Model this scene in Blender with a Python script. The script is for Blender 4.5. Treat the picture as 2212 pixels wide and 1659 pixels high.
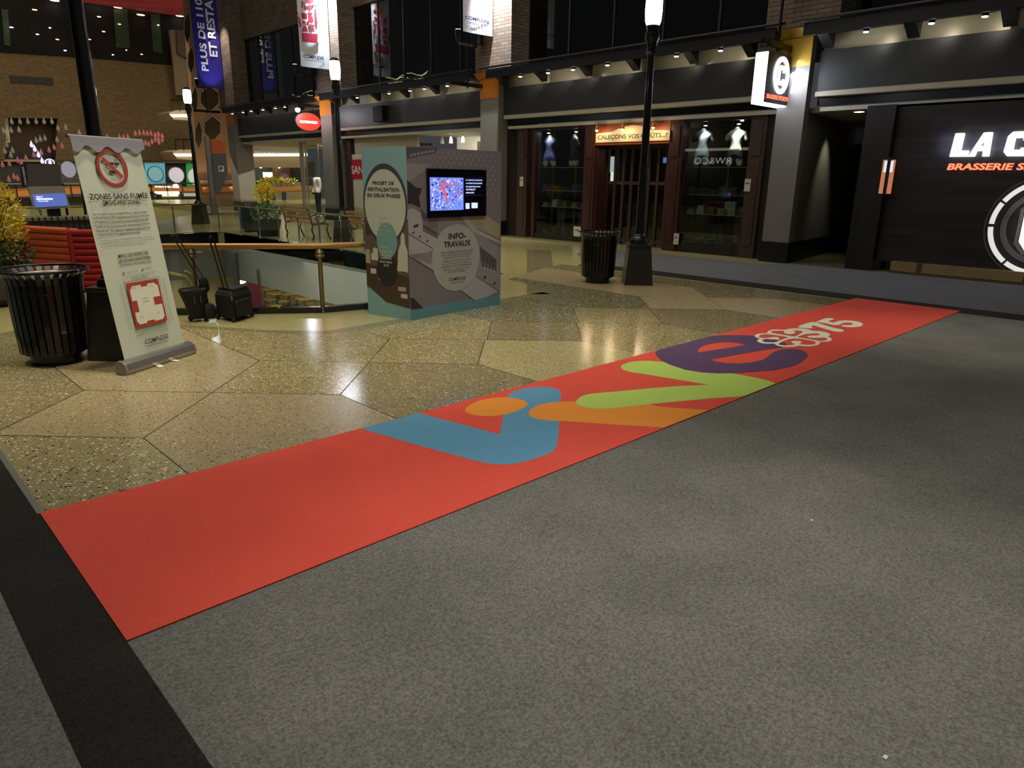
import bpy, bmesh, math, random
from mathutils import Vector, Matrix
from mathutils.geometry import tessellate_polygon
random.seed(7)
R_=math.radians
for o in list(bpy.data.objects): bpy.data.objects.remove(o)
SC=bpy.context.scene; COL=SC.collection
# ------------------------------------------------------------ camera (solved from the carpet and shopfront lines)
FPX=1513.253; CX,CY=1106.0,829.5; CH=1.6
AX=Vector((0.7198,-0.1850,0.6691)); AY=Vector((-0.6940,-0.2113,0.6882))
import numpy as _np
def _cal():
    v1=_np.array([-420-CX,365-CY]); v2=_np.array([2734-CX,411-CY]); f=_np.sqrt(-(v1@v2))
    d1=_np.array([v1[0],v1[1],f]); d1/=_np.linalg.norm(d1)
    d2=_np.array([v2[0],v2[1],f]); d2/=_np.linalg.norm(d2)
    return f,_np.array([d2,d1,_np.cross(d2,d1)])
FPX,RM=_cal()
def ray(u,v):
    r=RM@_np.array([u-CX,v-CY,FPX]); return Vector(r)
CAMP=Vector((0,0,CH))
def G(u,v,z=0.0):
    r=ray(u,v); t=(z-CH)/r.z; return CAMP+r*t
def PX(u,v,x):
    r=ray(u,v); return CAMP+r*(x/r.x)
def PY(u,v,y):
    r=ray(u,v); return CAMP+r*(y/r.y)
cam=bpy.data.cameras.new('camera'); camo=bpy.data.objects.new('camera',cam); COL.objects.link(camo)
cam.sensor_fit='HORIZONTAL'; cam.sensor_width=36; cam.lens=36*FPX/2212; cam.clip_end=300; cam.clip_start=0.05
mr=Vector(RM@_np.array([1,0,0])); mu=-Vector(RM@_np.array([0,1,0])); mb=-Vector(RM@_np.array([0,0,1]))
M=Matrix.Identity(4)
for i in range(3): M[i][0]=mr[i]; M[i][1]=mu[i]; M[i][2]=mb[i]; M[i][3]=CAMP[i]
camo.matrix_world=M
SC.camera=camo
SC.view_settings.view_transform='Standard'; SC.view_settings.look='None'; SC.view_settings.gamma=1.0
SC.view_settings.use_curve_mapping=False
SC.view_settings.exposure=0.5
# ------------------------------------------------------------ world: dim night light through the atrium roof
w=bpy.data.worlds.new('world'); SC.world=w; w.use_nodes=True
w.node_tree.nodes['Background'].inputs[0].default_value=(0.93,0.95,1.0,1); w.node_tree.nodes['Background'].inputs[1].default_value=0.035
# ------------------------------------------------------------ ceiling downlights of the mall, plus added fill spots
def spot(name,loc,to,energy,ang=60,blend=1.0,color=(1,0.93,0.72),size=0.25):
    l=bpy.data.lights.new(name,'SPOT'); l.energy=energy; l.spot_size=R_(ang); l.spot_blend=blend; l.color=color; l.shadow_soft_size=size
    o=bpy.data.objects.new(name,l); COL.objects.link(o); o.location=loc
    d=Vector(to)-Vector(loc); o.rotation_euler=d.to_track_quat('-Z','Y').to_euler(); return o
def area(name,loc,to,energy,sx,sy,color=(1,0.93,0.75)):
    l=bpy.data.lights.new(name,'AREA'); l.energy=energy; l.shape='RECTANGLE'; l.size=sx; l.size_y=sy; l.color=color
    o=bpy.data.objects.new(name,l); COL.objects.link(o); o.location=loc
    d=Vector(to)-Vector(loc); o.rotation_euler=d.to_track_quat('-Z','Y').to_euler(); return o
def point(name,loc,energy,color=(1,1,1),size=0.1):
    l=bpy.data.lights.new(name,'POINT'); l.energy=energy; l.color=color; l.shadow_soft_size=size
    o=bpy.data.objects.new(name,l); COL.objects.link(o); o.location=loc; return o
WARM=(1,0.90,0.66); NEUT=(1,0.96,0.84)
for x,y,e,a in [(2.3,1.25,560,34),(8.9,1.7,330,28),(2.4,6.0,560,40),(5.0,4.7,560,38),(3.9,-0.4,190,44),(1.6,3.3,210,46),(7.6,3.6,120,36),
                (3.2,9.2,300,44),(9.2,10.6,520,50),(7.4,5.6,300,46),(10.5,14.5,420,50),(10.8,20.5,420,50),(10.8,27.0,420,54),(11.5,8.6,150,46),(-0.6,8.5,500,60)]:
    spot('downlight',(x,y,8.2),(x,y,0),e*1.5,a,1.0,WARM if y>3.5 else NEUT,0.3)
area('atrium_glow',(5,13,13.5),(5,14,0),700,14,18,(1,0.92,0.74))
spot('fascia_wash',(-3,17,9),(8.4,15.5,-0.6),2600,40,0.9,(1,0.97,0.9),0.4)  # added spot that brightens the floor-edge fascia
spot('kiosk_light',(2.2,1.6,8.2),(5.3,6.9,1.0),760,28,1.0,NEUT,0.3)  # added fill for the kiosk's camera-side faces
spot('banner_light',(4.6,2.4,8.2),(1.9,6.4,1.0),900,24,1.0,NEUT,0.25)
spot('booth_light',(2.6,9.6,8.2),(2.9,13.0,0.6),420,40,1.0,WARM,0.3)  # added fill over the counter and quilted booth
area('far_atrium_glow',(16,46,15),(16,58,3),3200,18,14,(1,0.86,0.6))
area('food_court_light',(16,30,-1.5),(17,34,-4.8),260,14,12,(1,0.9,0.68))
area('lower_atrium_light',(5,14,-1.4),(6,14,-4.8),60,4,8,(1,0.95,0.8))
# ------------------------------------------------------------ materials
MATS={}
def nn(nt,t,**k):
    n=nt.nodes.new(t)
    for a,b in k.items(): setattr(n,a,b)
    return n
def base(name):
    m=bpy.data.materials.new(name); m.use_nodes=True; nt=m.node_tree; p=nt.nodes['Principled BSDF']; MATS[name]=m
    return m,nt,p
def srgb(c):
    return tuple((x/255/12.92 if x/255<=0.04045 else ((x/255+0.055)/1.055)**2.4) for x in c)+(1,)
def mat(name,c,rough=0.6,metal=0.0,emit=0.0,var=0.12,scale=6.0,bump=0.0,coat=0.0,ec=None,spec=0.5):
    """plain surface with slight procedural mottling; c is sRGB 0-255"""
    if name in MATS: return MATS[name]
    m,nt,p=base(name); c=srgb(c)
    tc=nn(nt,'ShaderNodeTexCoord'); no=nn(nt,'ShaderNodeTexNoise'); no.inputs['Scale'].default_value=scale; no.inputs['Detail'].default_value=3
    nt.links.new(tc.outputs['Object'],no.inputs['Vector'])
    mx=nn(nt,'ShaderNodeMix',data_type='RGBA'); lo=tuple(x*(1-var) for x in c[:3])+(1,); hi=tuple(min(1,x*(1+var)) for x in c[:3])+(1,)
    mx.inputs[6].default_value=lo; mx.inputs[7].default_value=hi
    nt.links.new(no.outputs['Fac'],mx.inputs[0]); nt.links.new(mx.outputs[2],p.inputs['Base Color'])
    p.inputs['Roughness'].default_value=rough; p.inputs['Metallic'].default_value=metal; p.inputs['Coat Weight'].default_value=coat
    p.inputs['Specular IOR Level'].default_value=spec
    if emit: 
        p.inputs['Emission Color'].default_value=srgb(ec) if ec else c; p.inputs['Emission Strength'].default_value=emit
    if bump:
        b=nn(nt,'ShaderNodeBump'); b.inputs['Strength'].default_value=bump; b.inputs['Distance'].default_value=0.01
        n2=nn(nt,'ShaderNodeTexNoise'); n2.inputs['Scale'].default_value=scale*25; nt.links.new(tc.outputs['Object'],n2.inputs['Vector'])
        nt.links.new(n2.outputs['Fac'],b.inputs['Height']); nt.links.new(b.outputs['Normal'],p.inputs['Normal'])
    return m
def terrazzo(name,c,chip=0.55,dark=0.5,rough=0.22,size=42):
    m,nt,p=base(name); c=srgb(c); tc=nn(nt,'ShaderNodeTexCoord')
    v=nn(nt,'ShaderNodeTexVoronoi'); v.inputs['Scale'].default_value=size; nt.links.new(tc.outputs['Object'],v.inputs['Vector'])
    sep=nn(nt,'ShaderNodeSeparateColor'); nt.links.new(v.outputs['Color'],sep.inputs[0])
    no=nn(nt,'ShaderNodeTexNoise'); no.inputs['Scale'].default_value=170; no.inputs['Detail'].default_value=2; nt.links.new(tc.outputs['Object'],no.inputs['Vector'])
    n2=nn(nt,'ShaderNodeTexNoise'); n2.inputs['Scale'].default_value=1.1; nt.links.new(tc.outputs['Object'],n2.inputs['Vector'])
    def math_(op,a,b):
        k=nn(nt,'ShaderNodeMath',operation=op)
        for i,s in enumerate((a,b)):
            if isinstance(s,(int,float)): k.inputs[i].default_value=s
            else: nt.links.new(s,k.inputs[i])
        return k.outputs[0]
    def mix(fac,a,b):
        k=nn(nt,'ShaderNodeMix',data_type='RGBA'); nt.links.new(fac,k.inputs[0]) if not isinstance(fac,(int,float)) else None
        for i,s in ((6,a),(7,b)):
            if isinstance(s,tuple): k.inputs[i].default_value=s
            else: nt.links.new(s,k.inputs[i])
        return k.outputs[2]
    g=math_('MULTIPLY',no.outputs['Fac'],1.0)
    base1=mix(g,tuple(x*0.25 for x in c[:3])+(1,),tuple(min(1,x*1.75) for x in c[:3])+(1,))
    base1=mix(math_('MULTIPLY',n2.outputs['Fac'],0.6),base1,tuple(x*1.0 for x in c[:3])+(1,))
    near=math_('LESS_THAN',v.outputs['Distance'],math_('ADD',math_('MULTIPLY',sep.outputs[2],0.34),0.17))
    wsel=math_('MULTIPLY',math_('GREATER_THAN',sep.outputs[0],1-0.30*chip),near)
    ksel=math_('MULTIPLY',math_('LESS_THAN',sep.outputs[0],0.40*dark),near)
    osel=math_('MULTIPLY',math_('GREATER_THAN',sep.outputs[1],0.9),near)
    c1=mix(wsel,base1,(0.75,0.71,0.6,1)); c2=mix(ksel,c1,(0.03,0.026,0.02,1)); c3=mix(osel,c2,tuple(min(1,x*1.5) for x in c[:3])+(1,))
    nt.links.new(c3,p.inputs['Base Color']); p.inputs['Roughness'].default_value=rough; p.inputs['Specular IOR Level'].default_value=0.45
    return m
def carpet(name,c,speck=0.5,big=0.18):
    m,nt,p=base(name); c=srgb(c); tc=nn(nt,'ShaderNodeTexCoord')
    a=nn(nt,'ShaderNodeTexNoise'); a.inputs['Scale'].default_value=95; a.inputs['Detail'].default_value=4; a.inputs['Roughness'].default_value=0.75
    b=nn(nt,'ShaderNodeTexNoise'); b.inputs['Scale'].default_value=1.8; b.inputs['Detail'].default_value=5
    for q in (a,b): nt.links.new(tc.outputs['Object'],q.inputs['Vector'])
    rp=nn(nt,'ShaderNodeValToRGB'); rp.color_ramp.elements[0].position=0.36; rp.color_ramp.elements[1].position=0.66
    rp.color_ramp.elements[0].color=tuple(x*(1-speck) for x in c[:3])+(1,); rp.color_ramp.elements[1].color=tuple(min(1,x*(1+speck)) for x in c[:3])+(1,)
    nt.links.new(a.outputs['Fac'],rp.inputs[0])
    mp=nn(nt,'ShaderNodeMapRange'); mp.inputs[1].default_value=0.3; mp.inputs[2].default_value=0.7; mp.inputs[3].default_value=1-big; mp.inputs[4].default_value=1+big
    nt.links.new(b.outputs['Fac'],mp.inputs[0])
    mu_=nn(nt,'ShaderNodeMix',data_type='RGBA',blend_type='MULTIPLY'); mu_.inputs[0].default_value=1; nt.links.new(rp.outputs[0],mu_.inputs[6]); nt.links.new(mp.outputs[0],mu_.inputs[7])
    nt.links.new(mu_.outputs[2],p.inputs['Base Color']); p.inputs['Roughness'].default_value=0.95; p.inputs['Specular IOR Level'].default_value=0.15
    bp=nn(nt,'ShaderNodeBump'); bp.inputs['Strength'].default_value=0.5; bp.inputs['Distance'].default_value=0.004
    nt.links.new(a.outputs['Fac'],bp.inputs['Height']); nt.links.new(bp.outputs[0],p.inputs['Normal'])
    return m
def brick(name,c,mortar,ax='yz',sc=1.0,rough=0.85):
    m,nt,p=base(name); tc=nn(nt,'ShaderNodeTexCoord'); sp=nn(nt,'ShaderNodeSeparateXYZ'); cb=nn(nt,'ShaderNodeCombineXYZ')
    nt.links.new(tc.outputs['Object'],sp.inputs[0])
    if ax=='xyz':
        ad=nn(nt,'ShaderNodeMath',operation='ADD'); nt.links.new(sp.outputs[0],ad.inputs[0]); nt.links.new(sp.outputs[1],ad.inputs[1]); h=ad.outputs[0]
    else: h=sp.outputs['xyz'.index(ax[0])]
    nt.links.new(h,cb.inputs[0]); nt.links.new(sp.outputs[2],cb.inputs[1])
    b=nn(nt,'ShaderNodeTexBrick'); b.inputs['Scale'].default_value=1/sc; b.inputs['Brick Width'].default_value=0.30; b.inputs['Row Height'].default_value=0.085; b.inputs['Mortar Size'].default_value=0.009
    c1=srgb(c); b.inputs['Color1'].default_value=c1; b.inputs['Color2'].default_value=tuple(x*0.62 for x in c1[:3])+(1,); b.inputs['Mortar'].default_value=srgb(mortar)
    nt.links.new(cb.outputs[0],b.inputs['Vector']); nt.links.new(b.outputs['Color'],p.inputs['Base Color']); p.inputs['Roughness'].default_value=rough
    bp=nn(nt,'ShaderNodeBump'); bp.inputs['Strength'].default_value=0.6; bp.inputs['Distance'].default_value=0.01; bp.invert=True
    nt.links.new(b.outputs['Fac'],bp.inputs['Height']); nt.links.new(bp.outputs[0],p.inputs['Normal'])
    return m
def wood(name,c,ax=2,scale=14,rough=0.5,contrast=0.5):
    m,nt,p=base(name); c=srgb(c); tc=nn(nt,'ShaderNodeTexCoord'); mp=nn(nt,'ShaderNodeMapping'); s=[scale]*3; s[ax]=scale*0.06; mp.inputs['Scale'].default_value=s
    nt.links.new(tc.outputs['Object'],mp.inputs[0]); no=nn(nt,'ShaderNodeTexNoise'); no.inputs['Scale'].default_value=1; no.inputs['Detail'].default_value=6; nt.links.new(mp.outputs[0],no.inputs['Vector'])
    rp=nn(nt,'ShaderNodeValToRGB'); rp.color_ramp.elements[0].position=0.3; rp.color_ramp.elements[1].position=0.7
    rp.color_ramp.elements[0].color=tuple(x*(1-contrast) for x in c[:3])+(1,); rp.color_ramp.elements[1].color=tuple(min(1,x*(1+contrast)) for x in c[:3])+(1,)
    nt.links.new(no.outputs['Fac'],rp.inputs[0]); nt.links.new(rp.outputs[0],p.inputs['Base Color']); p.inputs['Roughness'].default_value=rough
    return m
def glass(name,tint=(235,245,238),refl=0.9,dark=0.0,rough=0.0,ior=1.5):
    m,nt,p=base(name); nt.nodes.remove(p); out=nt.nodes['Material Output']
    t=nn(nt,'ShaderNodeBsdfTransparent'); g=nn(nt,'ShaderNodeBsdfGlossy'); g.inputs['Roughness'].default_value=rough
    tc=nn(nt,'ShaderNodeTexCoord'); no=nn(nt,'ShaderNodeTexNoise'); no.inputs['Scale'].default_value=1.2; nt.links.new(tc.outputs['Object'],no.inputs['Vector'])
    c=srgb(tint); mxc=nn(nt,'ShaderNodeMix',data_type='RGBA'); mxc.inputs[6].default_value=tuple(x*0.94*(1-dark) for x in c[:3])+(1,); mxc.inputs[7].default_value=tuple(x*(1-dark) for x in c[:3])+(1,)
    nt.links.new(no.outputs['Fac'],mxc.inputs[0]); nt.links.new(mxc.outputs[2],t.inputs[0]); g.inputs[0].default_value=(refl,refl,refl,1)
    f=nn(nt,'ShaderNodeFresnel'); ge=nn(nt,'ShaderNodeNewGeometry'); mi=nn(nt,'ShaderNodeMix'); mi.inputs[2].default_value=ior; mi.inputs[3].default_value=1/ior; nt.links.new(ge.outputs['Backfacing'],mi.inputs[0]); nt.links.new(mi.outputs[0],f.inputs[0]); mx=nn(nt,'ShaderNodeMixShader'); nt.links.new(f.outputs[0],mx.inputs[0]); nt.links.new(t.outputs[0],mx.inputs[1]); nt.links.new(g.outputs[0],mx.inputs[2])
    nt.links.new(mx.outputs[0],out.inputs[0]); return m
def em(name,c,s): return mat(name,c,0.5,0,s,0.03,3,0,0,c)
# ------------------------------------------------------------ mesh helpers
def world_loc(o):
    v=Vector((0,0,0))
    while o: v+=o.location; o=o.parent
    return v
class MB:
    def __init__(s): s.v=[]; s.f=[]; s.m=[]; s.mats=[]; s.cur=0
    def use(s,m):
        if m not in s.mats: s.mats.append(m)
        s.cur=s.mats.index(m); return s
    def add(s,vs,fs):
        b=len(s.v); s.v+= [Vector(x) for x in vs]; s.f+=[tuple(i+b for i in f) for f in fs]; s.m+=[s.cur]*len(fs); return s
    def box(s,x0,x1,y0,y1,z0,z1):
        return s.add([(x0,y0,z0),(x1,y0,z0),(x1,y1,z0),(x0,y1,z0),(x0,y0,z1),(x1,y0,z1),(x1,y1,z1),(x0,y1,z1)],
            [(0,3,2,1),(4,5,6,7),(0,1,5,4),(1,2,6,5),(2,3,7,6),(3,0,4,7)])
    def obox(s,c,ax,ay,az,lx,ly,lz):
        c=Vector(c); ax=Vector(ax).normalized()*lx/2; ay=Vector(ay).normalized()*ly/2; az=Vector(az).normalized()*lz/2
        vs=[c+ax*i+ay*j+az*k for k in(-1,1) for (i,j) in((-1,-1),(1,-1),(1,1),(-1,1))]
        return s.add(vs,[(0,3,2,1),(4,5,6,7),(0,1,5,4),(1,2,6,5),(2,3,7,6),(3,0,4,7)])
    def bar(s,a,b,wx,wy,up=(0,0,1)):
        a=Vector(a); b=Vector(b); d=(b-a); r=d.cross(Vector(up))
        if r.length<1e-5: r=Vector((1,0,0))
        u=r.cross(d); return s.obox((a+b)/2,d,r,u,d.length,wx,wy)
    def extrude(s,loop,vec,holes=()):
        vec=Vector(vec); loops=[[Vector(p) for p in l] for l in (loop,*holes)]; flat=[p for l in loops for p in l]; n=len(flat)
        tris=tessellate_polygon(loops); fs=[tuple(t) for t in tris]+[tuple(i+n for i in reversed(t)) for t in tris]
        k=0
        for l in loops:
            L=len(l)
            for i in range(L): a=k+i; b=k+(i+1)%L; fs.append((a,b,b+n,a+n))
            k+=L
        return s.add(flat+[p+vec for p in flat],fs)
    def flat(s,loop,holes=()):
        loops=[[Vector(p) for p in l] for l in (loop,*holes)]; fl=[p for l in loops for p in l]
        return s.add(fl,[tuple(t) for t in tessellate_polygon(loops)])
    def tube(s,path,r,n=8,closed=False,caps=True):
        path=[Vector(p) for p in path]; rs=r if isinstance(r,(list,tuple)) else [r]*len(path); rings=[]; N=len(path); prev=None
        for i,p in enumerate(path):
            if closed: d=path[(i+1)%N]-path[i-1]
            else: d=path[min(i+1,N-1)]-path[max(i-1,0)]
            d.normalize()
            if prev is None:
                a=Vector((0,0,1)) if abs(d.z)<0.9 else Vector((1,0,0)); x=d.cross(a).normalized()
            else: x=(prev-d*prev.dot(d)).normalized()
            prev=x; y=d.cross(x)
            rings.append([p+(x*math.cos(2*math.pi*k/n)+y*math.sin(2*math.pi*k/n))*rs[i] for k in range(n)])
        vs=[q for rg in rings for q in rg]; fs=[]
        for i in range(N if closed else N-1):
            j=(i+1)%N
            for k in range(n): fs.append((i*n+k,i*n+(k+1)%n,j*n+(k+1)%n,j*n+k))
        if not closed and caps: fs+= [tuple(reversed(range(n))),tuple((N-1)*n+k for k in range(n))]
        return s.add(vs,fs)
    def lathe(s,c,prof,n=24,a0=0.0,sx=1.0,sy=1.0):
        c=Vector(c); vs=[]; fs=[]
        for r,z in prof:
            for k in range(n):
                a=a0+2*math.pi*k/n; vs.append(c+Vector((r*math.cos(a)*sx,r*math.sin(a)*sy,z)))
        for i in range(len(prof)-1):
            for k in range(n): fs.append((i*n+k,i*n+(k+1)%n,(i+1)*n+(k+1)%n,(i+1)*n+k))
        fs.append(tuple(reversed(range(n)))); fs.append(tuple((len(prof)-1)*n+k for k in range(n)))
        return s.add(vs,fs)
    def ball(s,c,rx,ry=None,rz=None,n=12,m=8):
        ry=ry or rx; rz=rz or rx; c=Vector(c); prof=[(max(1e-4,math.sin(math.pi*i/m)),-math.cos(math.pi*i/m)) for i in range(m+1)]
        vs=[];fs=[]
        for r,z in prof:
            for k in range(n): a=2*math.pi*k/n; vs.append(c+Vector((rx*r*math.cos(a),ry*r*math.sin(a),rz*z)))
        for i in range(m):
            for k in range(n): fs.append((i*n+k,i*n+(k+1)%n,(i+1)*n+(k+1)%n,(i+1)*n+k))
        return s.add(vs,fs)
    def build(s,name,mt=None,parent=None,smooth=False,origin=None,bevel=0.0):
        off=world_loc(parent) if parent else (Vector(origin) if origin is not None else Vector((0,0,0)))
        if mt is not None and not s.mats: s.mats=[mt]
        me=bpy.data.meshes.new(name); me.from_pydata([tuple(v-off) for v in s.v],[],s.f)
        for m in s.mats: me.materials.append(m)
        for p,i in zip(me.polygons,s.m): p.material_index=i
        bm=bmesh.new(); bm.from_mesh(me); bmesh.ops.recalc_face_normals(bm,faces=bm.faces); bm.to_mesh(me); bm.free()
        if smooth:
            for p in me.polygons: p.use_smooth=True
            me.set_sharp_from_angle(angle=R_(40))
        o=bpy.data.objects.new(name,me); COL.objects.link(o)
        if parent: o.parent=parent
        else: o.location=off
        if bevel:
            b=o.modifiers.new('bevel','BEVEL'); b.width=bevel; b.segments=2; b.limit_method='ANGLE'
        return o
def tag(o,label,cat,group=None,kind=None):
    o['label']=label; o['category']=cat
    if group: o['group']=group
    if kind: o['kind']=kind
    return o
def thing(name,loc,label,cat,group=None):
    o=bpy.data.objects.new(name,None); COL.objects.link(o); o.location=loc; o.empty_display_size=0.1
    return tag(o,label,cat,group)
def struct(o): o['kind']='structure'; return o
def dup(root,loc=None,label=None,group=None,parent=None):
    r=root.copy(); COL.objects.link(r)
    if parent is not None: r.parent=parent
    elif loc is not None: r.location=loc
    if label: r['label']=label
    if group: r['group']=group
    for ch in list(root.children): dup(ch,parent=r)
    return r
class Frame:
    """a real plane in the room: origin, right, up, normal towards the viewer"""
    def __init__(s,o,r,u): s.o=Vector(o); s.r=Vector(r).normalized(); s.u=Vector(u).normalized(); s.n=s.r.cross(s.u)
    def loc(s,px):
        d=ray(*px); t=(s.o-CAMP).dot(s.n)/d.dot(s.n); p=CAMP+d*t-s.o; return p.dot(s.r),p.dot(s.u)
    def P(s,a,b,e=0.0): return s.o+s.r*a+s.u*b+s.n*e
    def pts(s,lst,e=0.0): return [s.P(*s.loc(q),e) for q in lst]
    def rect(s,a0,a1,b0,b1,e=0.0): return [s.P(a0,b0,e),s.P(a1,b0,e),s.P(a1,b1,e),s.P(a0,b1,e)]
_tc={}
def textmesh(body,bold=0.0,spacing=1.0,shear=0.0):
    k=(body,bold,spacing,shear)
    if k in _tc: return _tc[k]
    c=bpy.data.curves.new('lettering','FONT'); c.body=body; c.size=1; c.offset=bold; c.resolution_u=3; c.space_character=spacing; c.shear=shear; c.align_x='LEFT'
    o=bpy.data.objects.new('lettering',c); COL.objects.link(o); bpy.context.view_layer.update()
    me=bpy.data.meshes.new_from_object(o.evaluated_get(bpy.context.evaluated_depsgraph_get()))
    vs=[v.co.copy() for v in me.vertices]; fs=[tuple(p.vertices) for p in me.polygons]
    bpy.data.objects.remove(o); bpy.data.curves.remove(c); bpy.data.meshes.remove(me)
    _tc[k]=(vs,fs); return _tc[k]
def text(mb,fr,body,a0,a1,b0,b1,e=0.004,bold=0.0,mirror=False,rot=False,depth=0.0,shear=0.0,spacing=1.0):
    """lettering filling the box a0..a1 x b0..b1 of a frame"""
    vs,fs=textmesh(body,bold,spacing,shear)
    xs=[v.x for v in vs]; ys=[v.y for v in vs]; x0,x1,y0,y1=min(xs),max(xs),min(ys),max(ys)
    out=[]
    for v in vs:
        s=(v.x-x0)/(x1-x0); t=(v.y-y0)/(y1-y0)
        if mirror: s=1-s
        if rot: s,t=1-t,s
        out.append(fr.P(a0+(a1-a0)*s,b0+(b1-b0)*t,e))
    mb.add(out,fs)
def textpx(mb,fr,body,pl,pr,pt,e=0.004,bold=0.0,**k):
    a0,b0=fr.loc(pl); a1,b1=fr.loc(pr); at,bt=fr.loc(pt); text(mb,fr,body,a0,a1,(b0+b1)/2,(b0+b1)/2+(bt-b0),e,bold,**k)
def ring(fr,ca,cb,ra,rb=None,n=48,a0=0,a1=2*math.pi,e=0.0):
    rb=rb or ra; return [fr.P(ca+ra*math.cos(a0+(a1-a0)*i/n),cb+rb*math.sin(a0+(a1-a0)*i/n),e) for i in range(n if abs(a1-a0-2*math.pi)<1e-6 else n+1)]
def catmull(pts,k=4):
    n=len(pts); out=[]
    for i in range(n):
        p0,p1,p2,p3=[Vector(pts[(i+j-1)%n]) for j in range(4)]
        for q in range(k):
            t=q/k; out.append(0.5*((2*p1)+(p2-p0)*t+(2*p0-5*p1+4*p2-p3)*t*t+(3*p1-p0-3*p2+p3)*t**3))
    return out
# common materials
M_BLACK=mat('black_metal',(20,20,20),0.28,0.3,var=0.2,coat=0.5)
M_DARK=mat('dark_panel',(52,52,50),0.5,0.1,var=0.1)
M_CHROME=mat('brushed_steel',(175,175,168),0.28,0.9,var=0.08)
M_WHITE=mat('white_paint',(225,222,210),0.5)
M_BRASS=mat('brass_rail',(190,150,80),0.25,0.55,var=0.1)
M_GRANITE=mat('dark_granite',(52,49,44),0.3,0.0,var=0.5,scale=60,coat=0.3)
M_GLASS=glass('clear_glass',(244,250,245))
M_SHOPGLASS=glass('shop_glass',(235,240,235),0.9,0.05)
M_DARKGLASS=glass('dark_glass',(200,205,200),0.9,0.45,ior=1.6)
M_GREY=mat('grey_plaster',(118,116,110),0.7,var=0.06,scale=2)
M_BEIGE=mat('beige_plaster',(176,166,140),0.6,var=0.06,scale=2)
M_BRICKC=brick('tan_brick_columns',(132,114,98),(82,72,62),'xyz')
M_BRICKF=brick('brown_brick_wall',(116,98,66),(92,78,54),'xz',1.0)
M_ORANGE=mat('orange_panel',(214,128,34),0.4,var=0.05,scale=2)
M_YELLOWP=mat('ochre_panel',(200,160,60),0.3,0.2,var=0.05,scale=2)
FLOORF=Frame((0,0,0),(1,0,0),(0,1,0))
# ------------------------------------------------------------ FLOOR
VOID=[(2.35,8.98),(2.885,8.66),(4.25,7.72),(5.6,7.42),(7.4,8.3),(8.35,9.9),(8.35,20.6),(8.0,21.4),(3.6,20.4),(3.5,12.2),(2.9,10.4)]
outer=[(-9,-7),(20,-7),(30,-7),(30,40),(15.6,36),(12.0,32.2),(8.9,27.4),(5.5,25.2),(-9,24)]
T_PLAIN=terrazzo('polished_plain_floor',(176,166,116),0.06,0.1,0.16,60)
fl=MB(); fl.use(T_PLAIN).extrude([(x,y,0) for x,y in outer],(0,0,-0.33),[[(x,y,0) for x,y in VOID]])
struct(fl.build('floor'))
TZ=dict(a=terrazzo('terrazzo_rose',(160,144,108),0.45,1.0,0.26,78),
        b=terrazzo('terrazzo_olive',(150,138,96),1.5,0.8,0.15,56),
        c=terrazzo('terrazzo_dark_olive',(138,126,92),0.9,0.8,0.15,66),
        d=terrazzo('terrazzo_light',(180,168,122),0.8,1.3,0.17,78),
        e=terrazzo('terrazzo_green_grey',(122,117,86),1.4,0.6,0.13,56))
tz=MB()
def slab(k,pts,z=0.0015): tz.use(TZ[k]).flat([(x,y,z) for x,y in pts])
XK=[-1.6,-0.19,1.22,2.62,4.02,5.45,6.89,8.32,9.74,11.15]; YB,YM,YT,YC=4.58,5.27,5.96,3.75
lowc=['a','a','b','a','c','d','b','c','a','c']; diac=['a','a','a','b','b','c','b','a','c','c','a']; topc=['a','c','a','b','b','e','e','a','c','a']
topy={0:7.9,1:8.25,2:8.5,3:7.28,4:6.52,5:6.62,6:6.86,7:7.1,8:7.3}
# outer edge of the terrazzo follows the opening
def edge_y(x):
    P_=[(-1.7,7.6),(0.6,8.2),(1.07,8.38),(1.8,8.75),(2.58,7.95),(3.26,6.92),(3.7,6.5),(4.72,6.56),(6.4,6.83),(7.5,6.9),(7.8,7.1),(8.0,8.4),(9.8,9.2),(10.6,9.4)]
    for (a,b),(c,d) in zip(P_,P_[1:]):
        if a<=x<=c: return b+(d-b)*(x-a)/(c-a)
    return 9.0 if x>0 else P_[0][1]
def clipx(pts,lo=0.53,hi=10.42):
    def cl(p,f,side):
        out=[]
        for i in range(len(p)):
            a=p[i-1]; b=p[i]; ia=(a[0]>=f) if side else (a[0]<=f); ib=(b[0]>=f) if side else (b[0]<=f)
            if ia!=ib:
                t=(f-a[0])/(b[0]-a[0]); out.append((f,a[1]+(b[1]-a[1])*t))
            if ib: out.append(b)
        return out
    p=cl(pts,lo,True); p=cl(p,hi,False) if p else p
    return p
for i in range(len(XK)-1):
    x0,x1=XK[i],XK[i+1]; xm=(x0+x1)/2
    p=clipx([(x0,YC),(x1,YC),(x1,YB),(xm,YM),(x0,YB)])
    if len(p)>2: slab(lowc[i+1] if i+1<len(lowc) else 'c',p)
    tops=[(x0,edge_y(x0))]+[(x0+(x1-x0)*q/6,edge_y(x0+(x1-x0)*q/6)) for q in range(1,6)]+[(x1,edge_y(x1))]
    p=clipx([(x0,YT),(xm,YM),(x1,YT)]+tops[::-1])
    if len(p)>2: slab(topc[i],p)
    p=clipx([(x0,YB),(xm,YM),(x0,YT),(x0-0.7,YM)])
    if len(p)>2: slab(diac[i],p)
tzo=tz.build('floor'); struct(tzo)
jm=mat('brass_joint',(44,42,34),0.5,0.2); jt=MB()
def joint(a,b,w=0.008):
    a=Vector((*a,0.0022)); b=Vector((*b,0.0022)); d=(b-a).normalized(); n=Vector((-d.y,d.x,0))*w/2; jt.add([a-n,b-n,b+n,a+n],[(0,1,2,3)])
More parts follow.
